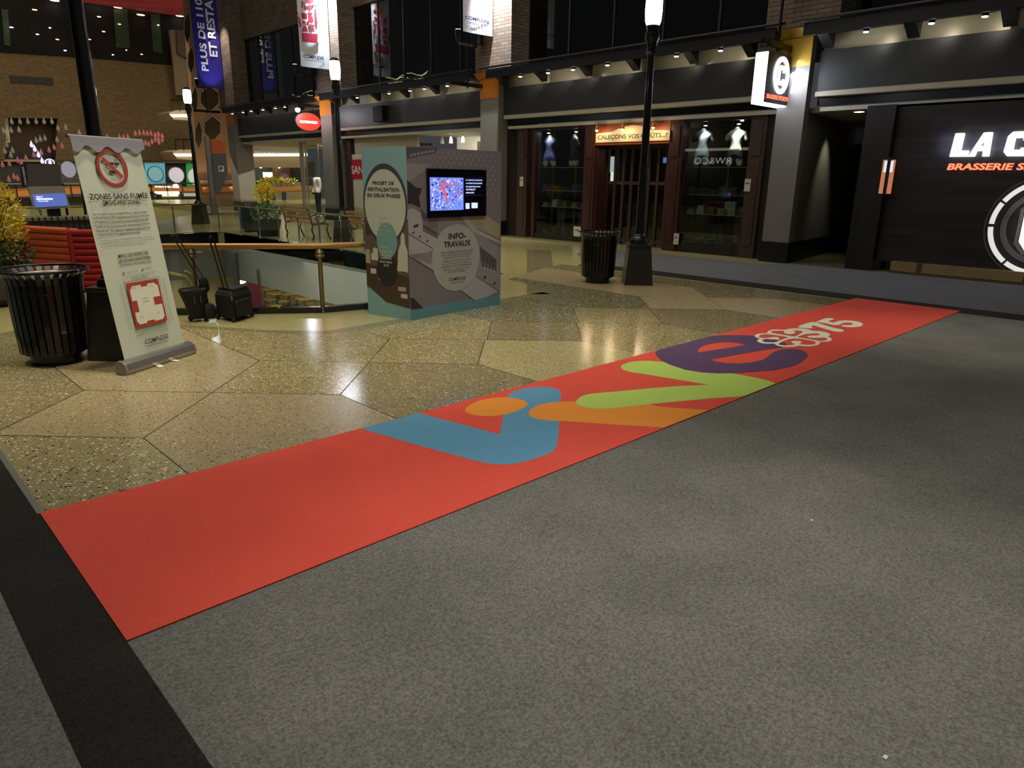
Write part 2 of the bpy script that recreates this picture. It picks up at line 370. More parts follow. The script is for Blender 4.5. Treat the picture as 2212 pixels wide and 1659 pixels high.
for i in range(2,len(XK)-1):
    x0=XK[i]
    joint((x0,YC),(x0,YB)); joint((x0,YT),(x0,edge_y(x0)))
    xm=x0+0.705
    if xm<10.3: joint((x0,YB),(xm,YM)); joint((x0,YT),(xm,YM))
    joint((x0,YB),(max(x0-0.7,0.53),YM)); joint((x0,YT),(max(x0-0.7,0.53),YM))
struct(jt.build('trim_1',jm))
# grey paving band that rings the opening, darker than the plain field
T_BAND=terrazzo('polished_band_floor',(132,126,92),0.1,0.2,0.18,60)
bd=MB(); bd.use(T_BAND)
xs=[0.55,1.07,1.8,2.58,3.26,3.7,4.72,6.4,7.5]
loop=[(x,edge_y(x)) for x in xs]; inner=[(x+0.02,edge_y(x)+(0.22 if x>1.9 else 0.35)) for x in xs]
bd.flat([(x,y,0.001) for x,y in loop]+[(x,y,0.001) for x,y in inner[::-1]])
bd.flat([(7.5,6.9,0.001),(7.8,7.1,0.001),(12.3,11.4,0.001),(12.0,11.9,0.001),(7.2,7.12,0.001)])
struct(bd.build('trim_2'))
# carpets
C_GREY=carpet('grey_carpet',(114,113,108),0.42,0.14); C_DARK=carpet('charcoal_carpet_band',(44,42,38),0.4,0.18); C_BLUE=carpet('slate_carpet',(104,106,110),0.2,0.06)
def slab_floor(name,m,pts,z0,z1,kind=True):
    o=MB().use(m).extrude([(x,y,z0) for x,y in pts],(0,0,z1-z0)).build(name); struct(o); return o
slab_floor('carpet_field',C_GREY,[(0.5,-6),(10.5,-6),(10.5,2.47),(0.5,2.47)],-0.004,0.006)
slab_floor('carpet_field',C_GREY,[(-8,-6),(0.245,-6),(0.245,12),(-8,12)],-0.004,0.0062)
slab_floor('carpet_border',C_DARK,[(0.245,-6),(0.511,-6),(0.511,3.81),(0.5,3.81),(0.5,12),(0.245,12)],-0.004,0.0064)
slab_floor('carpet_border',C_DARK,[(10.5,-6),(11.0,-6),(11.0,9.2),(10.5,9.0)],-0.004,0.0066)
slab_floor('carpet_field',C_BLUE,[(11.0,-6),(14.35,-6),(14.35,6.5),(13.75,6.9),(13.75,11.2),(12.2,10.5),(11.0,9.2)],-0.004,0.006)
MB().use(mat('metal_edge',(130,130,118),0.4,0.6)).box(0.5,0.53,3.81,12,-0.002,0.0075).build('trim_3'); struct(bpy.data.objects['trim_3'])
# ------------------------------------------------------------ RED RUNNER with the printed letters
C_RED=carpet('red_carpet',(222,86,72),0.10,0.05)
def ink(n,c): return carpet(n,c,0.08,0.04)
I_BLUE=ink('carpet_blue',(98,152,186)); I_OR=ink('carpet_orange',(232,148,64)); I_GR=ink('carpet_lime',(180,208,104)); I_PU=ink('carpet_purple',(94,72,108)); I_WH=ink('carpet_white',(232,232,212))
rc=MB().use(C_RED).box(0.51,10.66,2.465,3.805,0.0,0.012)
Y0c,Y1c=2.467,3.803
def cpts(lst,z,sc=1.0,ox=0,oy=0,sm=0):
    out=[]
    l=[(ox+a/sc,oy+b/sc) for a,b in lst]
    if sm: l=[(p.x,p.y) for p in catmull([(a,b) for a,b in l],sm)]
    for a,b in l:
        p=G(a,b); out.append(Vector((p.x,min(Y1c,max(Y0c,p.y)),z)))
    return out
rc.use(I_BLUE).flat(cpts([(780.3,927),(900,894),(907,896),(1075,941.2),(1080,940),(1088,898),(1094.5,862),(1099,855),(1112.6,847.4),(1133,841.7),(1158,839),(1182.7,839),(1200.8,842.2),(1209.8,848.5),(1211.6,857.5),(1208.7,911.8),(1204.8,957),(1201.9,968),(1197,976),(1189.5,981.9),(1166.9,990.9),(1139.7,999.9),(1112.6,1005.6),(1085.5,1007.4),(1058.4,1005.6),(1031,1000),(940.8,976.2),(850.4,950.2),(793.9,933.9),(785,930)],0.0124))
rc.use(I_OR).flat(cpts([(1080,660),(1110,625),(1180,585),(1280,555),(1400,540),(1520,542),(1620,562),(1675,590),(1672,615),(1620,650),(1520,690),(1400,715),(1280,720),(1170,708),(1100,685)],0.0128,4.424,760,740,4))
rc.use(I_OR).flat(cpts([(1140.9,896),(1146.5,888),(1162.4,879),(1185,873.4),(1212,871.1),(1243,871),(1385,872),(1423,881.9),(1491,886.8),(1532,890.2),(1432.5,927.5),(1310,920),(1260,916.3),(1185,912.2),(1157.8,908.4),(1144.3,901.6)],0.0130))
rc.use(I_GR).flat(cpts([(105,850),(112,832),(130,815),(160,795),(200,780),(250,770),(300,765),(500,748),(800,718),(1100,695),(1375,683),(1300,672),(1000,622),(800,588),(650,565),(590,552),(555,537),(535,520),(538,505),(555,488),(600,470),(650,460),(700,455),(800,453),(920,462),(1200,480),(1600,575),(1720,595),(1850,620),(1950,645),(1990,660),(2018,675),(1880,732),(1740,788),(1690,795),(1400,815),(1000,852),(700,882),(500,905),(420,911),(350,913),(280,912),(220,905),(170,893),(130,878),(110,863)],0.0134,4.424,1220,680))
pe=[(1414.8,764.8),(1417.8,758),(1424.5,754.6),(1521,727.5),(1534,727.5),(1559,726.6),(1600,726.4),(1631,728),(1660,734),(1684,738),(1694,742),(1699.5,747),(1700,750),(1693,752.5),(1676,755),(1640,760.5),(1600,767.7),(1534.2,779.5),(1548,784.4),(1570,787.6),(1593,788),(1622,786),(1647,780.5),(1658,773.5),(1665,767),(1673,762),(1684,758.2),(1698,756.6),(1715,756.6),(1730,758.5),(1741,763.5),(1745,768.5),(1743,774),(1737,780.6),(1728,787),(1713,794),(1672,802.7),(1619,807),(1581.6,809.5),(1548,810),(1514,807.7),(1480,802),(1446,790.8),(1430,782.8),(1419,772.7)]
rc.use(I_PU).flat(cpts(pe,0.0138),[cpts([(1506,760.2),(1511.6,753.5),(1525,747.4),(1547.8,742.8),(1572.6,741.5),(1593,743.3),(1612,747.8),(1508.9,764.1)],0.0138)])
L3=dict(sc=7.373,ox=1600,oy=670)
outl=[(220,430),(240,410),(300,392),(415,385),(430,355),(480,335),(560,327),(690,332),(750,318),(860,308),(960,310),(1070,325),(1140,348),(1250,352),(1350,370),(1410,395),(1420,415),(1390,440),(1440,470),(1445,495),(1410,515),(1330,525),(1262,525),(1260,555),(1210,580),(1100,597),(1000,597),(920,588),(860,602),(760,608),(650,602),(570,582),(530,555),(440,555),(350,550),(280,530),(262,510),(275,485),(310,470),(250,458)]
hA1=[(290,435),(320,412),(400,402),(500,412),(740,450),(690,475),(612,505),(605,500),(610,470),(590,452),(530,447),(430,462),(340,462),(300,450)]
hA2=[(340,500),(400,478),(480,485),(560,488),(600,498),(590,515),(540,530),(440,532),(370,525)]
hB=[(480,365),(520,350),(620,348),(680,350),(690,380),(740,400),(810,400),(860,390),(865,370),(845,350),(880,345),(960,350),(985,362),(960,385),(870,435),(780,430),(560,395),(490,380)]
hC=[(905,448),(1020,405),(1110,398),(1160,390),(1230,393),(1255,405),(1240,420),(1130,425),(1065,432),(1065,450),(1120,462),(1230,462),(1340,458),(1375,480),(1370,495),(1310,508),(1240,508),(1000,465)]
hD=[(870,475),(960,480),(1150,512),(1190,535),(1185,555),(1130,570),(1030,572),(950,560),(935,550),(965,535),(955,515),(900,508),(830,512),(802,528),(820,545),(855,555),(840,570),(790,580),(700,582),(620,572),(605,555),(640,535),(740,490),(820,475)]
rc.use(I_WH).flat(cpts(outl,0.0142,**L3,sm=3),[cpts(h,0.0142,**L3,sm=3) for h in (hA1,hA2,hB,hC,hD)])
rc.flat(cpts([(915,285),(950,260),(1110,212),(1190,212),(1300,245),(1500,305),(1600,322),(1640,345),(1625,360),(1560,365),(1450,350),(1200,275),(1140,270),(1120,278),(1145,295),(1125,308),(1050,308),(930,295)],0.0142,**L3,sm=3))
rc.flat(cpts([(1205,200),(1340,150),(1400,143),(1470,150),(1478,165),(1395,195),(1480,215),(1510,200),(1600,185),(1720,182),(1860,200),(1930,225),(1940,250),(1910,275),(1820,288),(1720,290),(1620,280),(1602,265),(1640,255),(1740,255),(1785,240),(1770,225),(1700,215),(1620,225),(1580,250),(1510,258),(1440,250),(1340,225),(1210,208)],0.0142,**L3,sm=3))
tag(rc.build('runner_carpet',origin=(5.6,3.1,0)),'long bright red runner carpet printed with large coloured letters and a white flower emblem','carpet')
# ------------------------------------------------------------ LAMP POSTS
M_LAMP=em('lit_lamp_glass',(238,244,255),9.0)
def lamp_post(x,y,label,power=70,lit=True,src=None):
    t=thing('street_lamp',(x,y,0),label,'lamp post','black lamp posts with stone pedestals')
    q=R_(45)
    b=MB().use(M_GRANITE); s2=math.sqrt(2); b.lathe((x,y,0),[(0.225*s2,0.0),(0.172*s2,0.6),(0.172*s2,0.605)],4,a0=0)
    b.build('pedestal',parent=t,bevel=0.006)
    b=MB().use(M_GRANITE).lathe((x,y,0),[(0.187*s2,0.605),(0.187*s2,0.62),(0.17*s2,0.622),(0.17*s2,0.63),(0.18*s2,0.632),(0.18*s2,0.645)],4,a0=0); b.build('capstone',parent=t)
    b=MB().use(M_BLACK).lathe((x,y,0),[(0.15,0.645),(0.15,0.68),(0.135,0.71),(0.12,0.715),(0.11,0.74),(0.09,0.755),(0.085,0.775),(0.068,0.785),(0.06,0.80)],32); b.build('collar',parent=t,smooth=True)
    b=MB().use(M_BLACK).lathe((x,y,0),[(0.068,0.79),(0.062,1.6),(0.056,2.8),(0.05,3.42)],24); b.build('pole',parent=t,smooth=True)
    b=MB().use(M_BLACK).lathe((x,y,0),[(0.05,3.4),(0.075,3.43),(0.06,3.47),(0.09,3.6),(0.105,3.62),(0.105,3.7),(0.085,3.71),(0.095,3.78),(0.10,3.8)],28)
    for k in range(4):
        for s in range(10):
            a=2*math.pi*s/10; b.ball((x+0.107*math.cos(a),y+0.107*math.sin(a),3.50+0.028*k),0.009,n=6,m=4)
    b.build('lamp_neck',parent=t,smooth=True)
    b=MB().use(M_LAMP if lit else M_WHITE).lathe((x,y,0),[(0.092,3.80),(0.115,3.86),(0.125,4.0),(0.12,4.15),(0.108,4.22)],28); b.build('lamp_glass',parent=t,smooth=True)
    b=MB().use(M_BLACK).lathe((x,y,0),[(0.115,4.22),(0.118,4.245),(0.06,4.29),(0.02,4.30)],28); b.build('lamp_cap',parent=t,smooth=True)
    if lit: point('lamp_light',(x-0.0,y,4.02),power,(0.93,0.95,1.0),0.17)
    return t
lamp_post(9.38,6.78,'black lamp post with lit head standing beside the round bin before the underwear shop',34)
lamp_post(9.46,15.9,'black lamp post with lit head rising just behind the info kiosk',34)
lamp_post(9.30,24.8,'black lamp post with lit head farthest away beyond the glass railing',34)
lp=lamp_post(1.80,6.93,'black lamp post behind the leaning smoke-free banner, its head above the picture',40)
# ------------------------------------------------------------ LITTER BINS
def bin_(x,y,s=1.0,label='',lid=True):
    t=thing('litter_bin',(x,y,0),label,'bin','round black slatted litter bins')
    H=0.83; n=30
    for k in range(n):
        b=MB().use(M_BLACK); a=2*math.pi*k/n; c,q=math.cos(a),math.sin(a)
        p=[(0.262,0.10),(0.275,0.35),(0.28,0.60),(0.283,0.70),(0.30,0.765),(0.335,0.80)]
        vs=[]; tx,ty=-q*0.021,c*0.021
        for r0,z0 in p:
            for dr in (-0.005,0.005):
                for sg in (-1,1): vs.append((x+(r0+dr)*c+tx*sg,y+(r0+dr)*q+ty*sg,z0))
        fs=[(0,1,3,2),tuple(len(vs)-4+i for i in (0,2,3,1))]
        for i in range(len(p)-1):
            o=i*4; fs+=[(o,o+1,o+5,o+4),(o+1,o+3,o+7,o+5),(o+3,o+2,o+6,o+7),(o+2,o,o+4,o+6)]
        b.add(vs,fs).build('slat',parent=t)
    b=MB().use(M_BLACK); b.tube([(x+0.34*math.cos(2*math.pi*k/40),y+0.34*math.sin(2*math.pi*k/40),0.805) for k in range(40)],0.012,8,closed=True)
    b.build('rim',parent=t,smooth=True)
    for z,r in ((0.14,0.255),(0.62,0.27)): MB().use(M_BLACK).tube([(x+r*math.cos(2*math.pi*k/40),y+r*math.sin(2*math.pi*k/40),z) for k in range(40)],0.01,6,closed=True).build('hoop',parent=t,smooth=True)
    b=MB().use(mat('bin_liner',(10,10,10),0.7,var=0.3)).lathe((x,y,0),[(0.21,0.10),(0.248,0.12),(0.256,0.70),(0.262,0.735),(0.25,0.74),(0.24,0.70),(0.235,0.16),(0.01,0.15)],36); b.build('inner_bucket',parent=t,smooth=True)
    b=MB().use(mat('liner_ring',(120,120,112),0.35,0.5)).lathe((x,y,0),[(0.258,0.735),(0.266,0.75),(0.258,0.765),(0.248,0.755),(0.25,0.736)],36); b.build('liner_ring',parent=t,smooth=True)
    b=MB().use(M_BLACK).lathe((x,y,0),[(0.20,0.012),(0.20,0.075),(0.23,0.08),(0.23,0.115)],36); b.build('foot',parent=t,smooth=True)
    return t
b0=bin_(9.04,7.32,label='black slatted litter bin beside the middle lamp post, in front of the underwear shop')
dup(b0,(1.30,7.13,0),'large black slatted litter bin at the left, beside the smoke-free banner')
dup(b0,(9.15,20.6,0),'far black slatted litter bin next to the yellow plant, beyond the glass railing')
# ------------------------------------------------------------ ROLL-UP BANNER
M_PAPER=mat('banner_vinyl',(206,210,190),0.55,var=0.02,scale=2); M_PAPER.node_tree.nodes['Principled BSDF'].inputs['Subsurface Weight'].default_value=0
M_INK=mat('dark_ink',(42,42,50),0.6,var=0.05); M_INKG=mat('grey_ink',(92,94,90),0.6,var=0.05); M_REDP=mat('print_red',(176,62,52),0.55,var=0.05); M_GREENP=mat('print_green',(90,120,70),0.6)
bA=Vector((1.597,6.262,0.06)); bB=Vector((2.234,6.624,0.06)); bd_=(bB-bA).normalized(); bn=Vector((-bd_.y,bd_.x,0))
bu=(bn*0.23+Vector((0,0,1.81))).normalized(); LB=Vector((bn*0.23+Vector((0,0,1.81)))).length; WB=(bB-bA).length
BF=Frame(bA,bd_,bu)
t=thing('rollup_banner',((bA+bB)/2)*1.0-Vector((0,0,0.06)),'tall pale roll-up banner about smoke-free zones leaning back beside the bin','banner')
b=MB().use(M_PAPER)
n_=24; vs=[]; 
for j in range(n_+1):
    for i in range(13):
        a=WB*(0.03+0.94*i/12); h=0.05+(LB-0.09)*j/n_
        bulge=0.012*math.sin(math.pi*j/n_)*math.cos(math.pi*(i/12-0.5)); tp=max(0,(j/n_-0.86)/0.14)
        e=bulge+0.005*tp*math.sin(i*1.9)
        vs.append(BF.P(a,h,e))
fs=[(j*13+i,j*13+i+1,(j+1)*13+i+1,(j+1)*13+i) for j in range(n_) for i in range(12)]
b.add(vs,fs); b.add([v-BF.n*0.003 for v in vs],fs); 
sheet=b.build('banner_sheet',parent=t,smooth=True)
# shadowed cloth hem sagging from the top bar
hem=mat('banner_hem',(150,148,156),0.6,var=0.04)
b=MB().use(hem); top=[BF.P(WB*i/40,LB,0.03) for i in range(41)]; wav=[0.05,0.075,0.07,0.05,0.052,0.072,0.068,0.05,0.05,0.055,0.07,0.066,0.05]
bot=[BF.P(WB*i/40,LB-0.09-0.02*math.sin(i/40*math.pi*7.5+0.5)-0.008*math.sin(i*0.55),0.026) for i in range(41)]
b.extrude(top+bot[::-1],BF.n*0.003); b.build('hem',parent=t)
b=MB().use(mat('banner_top_bar',(150,150,158),0.4,0.4)).tube([BF.P(-0.005,LB,0.01),BF.P(WB+0.005,LB,0.01)],0.014,10); b.build('top_bar',parent=t,smooth=True)
b=MB().use(M_CHROME); cr=[(0.055,-0.055),(0.066,-0.02),(0.055,0.03),(0.03,0.052),(-0.01,0.058),(-0.035,0.04),(-0.045,-0.01),(-0.04,-0.055)]
b.extrude([bA+bd_*-0.03+(-bn)*a+Vector((0,0,h)) for a,h in cr],bd_*(WB+0.06)); b.build('cassette',parent=t)
b=MB().use(mat('cassette_end',(150,150,146),0.4,0.2)).extrude([bA+bd_*-0.045+(-bn)*a*1.05+Vector((0,0,h*1.03)) for a,h in cr],bd_*0.016); b.extrude([bA+bd_*(WB+0.029)+(-bn)*a*1.05+Vector((0,0,h*1.03)) for a,h in cr],bd_*0.016); b.build('end_cap',parent=t)
for a_,ang in ((0.40,0.5),(0.60,0.0)):
    b=MB().use(M_WHITE); p=bA+bd_*(WB*a_+0.04); p.z=0.006; dr=(-bn*math.cos(ang)-bd_*math.sin(ang)); L=0.16 if ang else 0.12
    b.bar(p+dr*0.02,p+dr*L,0.045,0.008); b.build('foot',parent=t)
b=MB().use(M_INK)
E_=0.021
# cigarette sign
a0,b0_=BF.loc((238.5,363)); ca,cb=a0,b0_; rr=0.150
sg=MB().use(M_REDP)
sg.extrude(ring(BF,ca,cb,rr,e=E_),BF.n*0.001,[ring(BF,ca,cb,rr*0.83,e=E_)])
dd=rr*0.8*0.7071; wv=0.014
sg.extrude([BF.P(ca-dd+wv,cb+dd,E_+.002),BF.P(ca-dd-wv*0.6,cb+dd-wv*1.4,E_+.002),BF.P(ca+dd-wv,cb-dd,E_+.002),BF.P(ca+dd+wv*0.6,cb-dd+wv*1.4,E_+.002)],BF.n*0.001)
sg.use(M_INK).extrude(ring(BF,ca,cb,rr*1.035,e=E_-.001),BF.n*0.001,[ring(BF,ca,cb,rr*0.99,e=E_-.001)])
for (x0,x1,y0,y1) in ((-0.055,0.025,0.022,0.042),(0.03,0.078,0.022,0.042),(-0.03,0.06,-0.045,-0.022),(-0.045,-0.035,-0.045,-0.022)):
    sg.extrude(BF.rect(ca+x0,ca+x1,cb+y0,cb+y1,E_),BF.n*0.001)
sg.tube([BF.P(ca+q[0],cb+q[1],E_) for q in ((-0.05,-0.015),(-0.06,0.0),(-0.052,0.015),(-0.066,0.03))],0.003,5)
sg.tube([BF.P(ca+q[0],cb+q[1],E_) for q in ((0.06,0.055),(0.055,0.067),(0.066,0.077),(0.06,0.09))],0.003,5)
sg.build('no_smoking_sign',parent=t)
def bl(txt,pl,pr,ptop,bold=0.02,m=M_INK): b.use(m); textpx(b,BF,txt,pl,pr,ptop,E_,bold)
b=MB()
bl('ZONES SANS FUMÉE',(190,432),(317,429),(187,416),0.014)
bl('SMOKE-FREE ZONES',(219,444),(300,441),(217,434),0.012)
b.build('heading_lettering',parent=t); b=MB()
for txt,l,r,tp in [("Les nouvelles mesures législatives en vigueur depuis",(196,467),(315,462),(194,461)),
    ("le 26 novembre 2016 imposent aux fumeurs de se tenir",(199,476),(320,470),(197,469)),
    ("à 9 mètres de toute porte, de toute fenêtre pouvant",(201,485),(319,479),(199,478)),
    ("ouvrir et de toute prise d'air communiquant avec un",(204,494),(320,488),(202,487)),
    ("lieu fermé. Ces mesures s'appliquent également aux",(206,503),(322,497),(204,496)),
    ("consommateurs de cigarette électronique.",(209,511),(301,506),(207,505))]: bl(txt,l,r,tp,0.012)
b.build('french_paragraph',parent=t); b=MB()
for txt,l,r,tp in [("New legislation, in effect as of November 26, 2016, prohibits smoking within",(212,521),(327,516),(211,517)),
    ("a 9-metre radius of all doors and windows that open, and air intakes connected",(213,527),(331,522),(212,523)),
    ("to an enclosed area. This legislation also applies to e-cigarettes.",(215,534),(311,529),(214,530))]: bl(txt,l,r,tp,0.0,M_INKG)
b.build('english_paragraph',parent=t); b=MB()
bl('MERCI DE RESPECTER',(252,557),(318,551),(251,549),0.01); bl('LES ZONES IDENTIFIÉES',(252,567),(323,560),(251,559),0.01)
bl('PLEASE RESPECT THE IDENTIFIED ZONES',(256,575),(323,567),(255,571),0.01)
b.build('request_lettering',parent=t); b=MB()
bl('ZONE SANS FUMÉE',(270,590),(294,587),(270,587),0.0,M_INKG); bl('ZONE FUMEUR',(310,582),(325,579),(310,579),0.0,M_INKG)
bl('Rue Sainte-Catherine',(281,604),(316,598),(280,599),0.0,M_INKG); bl('Boulevard René-Lévesque',(305,713),(348,704),(305,709),0.0,M_INKG)
bl('Complexe',(303,648),(317,646),(303,644),0.01); bl('Desjardins',(304,655),(319,652),(304,651),0.01)
bl('Hôtel',(282,625),(290,623),(282,621),0.0,M_INKG); bl('Tour Sud',(318,622),(326,619),(318,617),0,M_INKG); bl('Tour Nord',(298,689),(306,687),(298,684),0,M_INKG); bl('Tour Est',(335,678),(342,676),(335,673),0,M_INKG)
b.build('plan_lettering',parent=t); b=MB()
bl('COMPLEXE',(311,746),(360,729),(308,736),0.01); bl('DESJARDINS',(317,753),(359,739),(316,747),0.0,M_INKG)
b.build('logo_lettering',parent=t)
mp_=MB().use(M_REDP)
e2=E_
def m_(a,b_): return a,b_
A0,B0=BF.loc((291,709)); A1,_=BF.loc((357,690)); _,B1=BF.loc((265,614)); 
w_=A1-A0; h_=B1-B0; 
innerp=[(0.13,0.06),(0.36,0.06),(0.36,0.10),(0.60,0.10),(0.60,0.06),(0.87,0.06),(0.95,0.13),(0.95,0.42),(0.72,0.42),(0.72,0.60),(0.95,0.60),(0.95,0.85),(0.83,0.93),(0.62,0.93),(0.62,0.88),(0.42,0.88),(0.42,0.93),(0.15,0.93),(0.06,0.83),(0.06,0.60),(0.20,0.60),(0.20,0.34),(0.06,0.34),(0.06,0.13)]
mp_.extrude(BF.rect(A0,A1,B0,B1,e2),BF.n*0.001,[[BF.P(A0+w_*x,B0+h_*y,e2) for x,y in innerp]])
mp_.use(mat('map_white',(228,228,208),0.6)).flat([BF.P(A0+w_*x,B0+h_*y,e2) for x,y in innerp])
mp_.use(M_INKG)
def ln(x0,y0,x1,y1,w=0.0022): 
    p=BF.P(A0+w_*x0,B0+h_*y0,e2); q=BF.P(A0+w_*x1,B0+h_*y1,e2); mp_.bar(p,q,w,0.001,up=BF.n)
for q in [(-0.05,-0.03,1.05,-0.03),(-0.05,1.04,1.05,1.04),(-0.05,-0.03,-0.05,1.04),(1.05,-0.03,1.05,1.04),(0,-0.12,1.0,-0.12),(0,1.17,1.0,1.17),(-0.17,0,-0.17,1.0),(1.17,0,1.17,1.0)]: ln(*q)
mp_.use(M_REDP); 
for pq,mm in (((263,591),M_REDP),((304,583),M_GREENP)):
    a,c=BF.loc(pq); mp_.use(mm).extrude(BF.rect(a-0.013,a+0.013,c-0.005,c+0.005,e2),BF.n*0.001)
mp_.build('floor_plan_print',parent=t)
# ------------------------------------------------------------ INFO KIOSK
KL=Vector((4.615,7.276,0)); KM=Vector((4.766,6.618,0)); KR=Vector((6.306,6.738,0)); KB=KR+(KL-KM); KH=1.93
t=thing('info_kiosk',(5.46,7.0,0),'tall printed information kiosk with a wall screen, standing by the glass railing','kiosk')
KT=mat('kiosk_teal',(142,182,182),0.5,var=0.03,scale=2); 
b=MB().use(KT); b.extrude([KL,KM,KR,KB],(0,0,KH)); b.build('body',parent=t)
def ph(n,c): return mat('print_'+n,c,0.5,var=0.04,scale=3)
P_PALE=ph('pale',(206,206,188)); P_DK=ph('dark_ring',(72,74,72)); P_BRN=ph('brown',(112,92,78)); P_BRN2=ph('brown_dark',(80,62,52)); P_BLK=ph('black',(46,44,42)); P_TEAL=ph('teal',(128,172,168)); P_CR=ph('cream',(182,172,148)); P_BAND=ph('band',(96,142,152))
LF=Frame(KL,KM-KL,(0,0,1)); WL=(KM-KL).length; LF.o=LF.o; 
RF=Frame(KM,KR-KM,(0,0,1)); WR=(KR-KM).length
b=MB(); e=0.003
band=0.135
b.use(P_BRN).flat(LF.rect(0.0,WL,0.33,1.15,e))
b.use(P_BRN2).flat([LF.P(0,0.62,e+.0005),LF.P(WL,0.50,e+.0005),LF.P(WL,0.14,e+.0005),LF.P(WL*0.45,0.18,e+.0005),LF.P(0,0.36,e+.0005)])
for x0,x1,z0,z1,mm in [(0.02,0.12,0.95,1.12,P_BRN2),(0.0,0.07,0.62,0.78,P_CR),(0.09,0.2,0.66,0.74,P_PALE),(0.26,0.38,0.52,0.70,P_CR),(0.40,0.62,0.56,0.62,P_PALE),(0.2,0.34,0.43,0.5,P_PALE),(0.50,0.62,0.33,0.38,P_CR),(0.07,0.16,0.5,0.56,P_PALE),(0.54,0.64,0.25,0.30,P_PALE),(0.44,0.5,0.6,1.0,P_BRN2),(0.12,0.2,0.74,0.8,P_PALE)]:
    b.use(mm).flat(LF.rect(x0,x1,z0,z1,e+.001))
b.use(P_PALE).flat([LF.P(a,c,e+.0012) for a,c in ((0.50,0.60),(0.52,0.80),(0.56,0.88),(0.56,0.96),(0.59,1.01),(0.62,0.97),(0.625,0.88),(0.66,0.80),(0.66,0.55))])
b.use(P_PALE).flat([LF.P(a,c,e+.0012) for a,c in ((0.14,0.66),(0.15,0.78),(0.165,0.82),(0.18,0.78),(0.2,0.66))])
c0=(WL*0.50,1.30)
b.use(P_DK).flat(ring(LF,c0[0],c0[1],WL*0.50,0.45,e=e+.002))
b.use(P_PALE).flat(ring(LF,c0[0],c0[1]-0.01,WL*0.465,0.40,e=e+.003))
b.use(P_TEAL).flat(ring(LF,WL*0.52,0.80+0.10,WL*0.235,0.205,e=e+.004))
b.use(P_BLK).flat(ring(LF,WL*0.50,0.53+0.03,WL*0.235,0.19,e=e+.0035))
b.build('left_print',parent=t)
b=MB().use(M_INK)
def kt(fr,m,txt,l,r,tp,bold=0.02,e=0.009): b.use(m); textpx(b,fr,txt,l,r,tp,e,bold)
kt(LF,M_INK,'PROJET DE',(806,401),(852,401),(806,392)); kt(LF,M_INK,'REVITALISATION',(796,413),(863,414),(796,405)); kt(LF,M_INK,'EN DEUX PHASES',(795,425),(866,428),(795,417))
b.build('title_lettering',parent=t); b=MB()
kt(LF,P_PALE,'PHASE 1',(821,473),(841,474),(821,468),0.0); kt(LF,P_PALE,'OUVERTURE',(818,483),(845,484),(818,478),0.01); kt(LF,P_PALE,'DES',(827,491),(838,491),(827,486),0.01); kt(LF,P_PALE,'TERRASSES',(819,500),(846,501),(819,495),0.01); kt(LF,P_PALE,'ÉTÉ 2017',(822,508),(842,508),(822,503),0.0)
b.build('teal_circle_lettering',parent=t); b=MB()
kt(LF,P_PALE,'PHASE 2',(824,535),(843,537),(824,530),0.01); kt(LF,P_PALE,'OUVERTURE',(820,545),(849,547),(820,539),0.02); kt(LF,P_PALE,'DES LOGES',(822,552),(847,555),(822,547),0.02); kt(LF,P_PALE,'URBAINES',(823,559),(847,561),(823,554),0.02); kt(LF,P_PALE,'PRINTEMPS',(822,567),(848,570),(822,562),0.01); kt(LF,P_PALE,'2018',(830,575),(841,576),(830,570),0.01)
b.build('black_circle_lettering',parent=t)
P_PUR=ph('mauve',(124,116,122)); P_LG=ph('light_mauve',(170,164,166)); P_MG=ph('mid_mauve',(144,136,141)); P_DM=ph('dark_mauve',(86,78,88)); P_VD=ph('plum',(52,46,54)); P_SQ=ph('squares',(140,134,138)); P_CIRC=ph('circle',(168,170,166)); P_WARM=ph('warm',(160,150,128))
b=MB(); e=0.003
def rp(m,lst,ee): b.use(m).flat([RF.P(min(WR,max(0,a)),c,e+ee) for a,c in [RF.loc(q) for q in lst]])
K5=lambda x,y:(760+x/3.771,280+y/3.771)
b.use(P_PUR).flat(RF.rect(0,WR,band,KH,e))
rp(P_DM,[K5(440,140),K5(700,150),K5(680,190),K5(440,240)],.0005)
for k in range(7): 
    x=470+k*30; b.use(P_WARM if k%2 else P_LG); rp(P_SQ,[K5(x,200-k*6),K5(x+22,195-k*6),K5(x+22,215-k*6),K5(x,222-k*6)],.001)
rp(P_MG,[K5(440,270),K5(660,285),K5(640,300),K5(470,420),K5(440,430)],.0008)
rp(P_VD,[K5(445,410),K5(520,470),K5(570,480),K5(545,550),K5(560,640),K5(520,620),K5(480,600),K5(450,610)],.001)
rp(P_DM,[K5(560,640),K5(610,700),K5(600,750),K5(570,720)],.001)
rp(P_LG,[K5(455,650),K5(500,640),K5(560,680),K5(580,790),K5(700,900),K5(700,980),K5(640,1100),K5(455,1030)],.001)
rp(P_MG,[K5(700,700),K5(900,740),K5(1200,960),K5(1205,1330),K5(1010,1190),K5(700,840)],.0012)
rp(P_LG,[K5(455,1020),K5(670,1150),K5(1000,1390),K5(1110,1360),K5(1200,1310),K5(1010,1190),K5(700,960),K5(620,1000)],.0010)
rp(P_WARM,[K5(920,710),K5(1090,700),K5(1200,770),K5(1200,890),K5(1010,800)],.0016)
rp(P_LG,[K5(880,700),K5(930,705),K5(1020,810),K5(1200,905),K5(1200,930),K5(980,830)],.0018)
rp(P_DM,[K5(575,770),K5(690,840),K5(690,885),K5(580,830)],.0018); rp(P_DM,[K5(1040,950),K5(1130,1020),K5(1175,1060),K5(1175,1150),K5(1050,1110)],.0018)
rp(P_MG,[K5(1030,880),K5(1200,960),K5(1200,1080),K5(1050,970)],.0014)
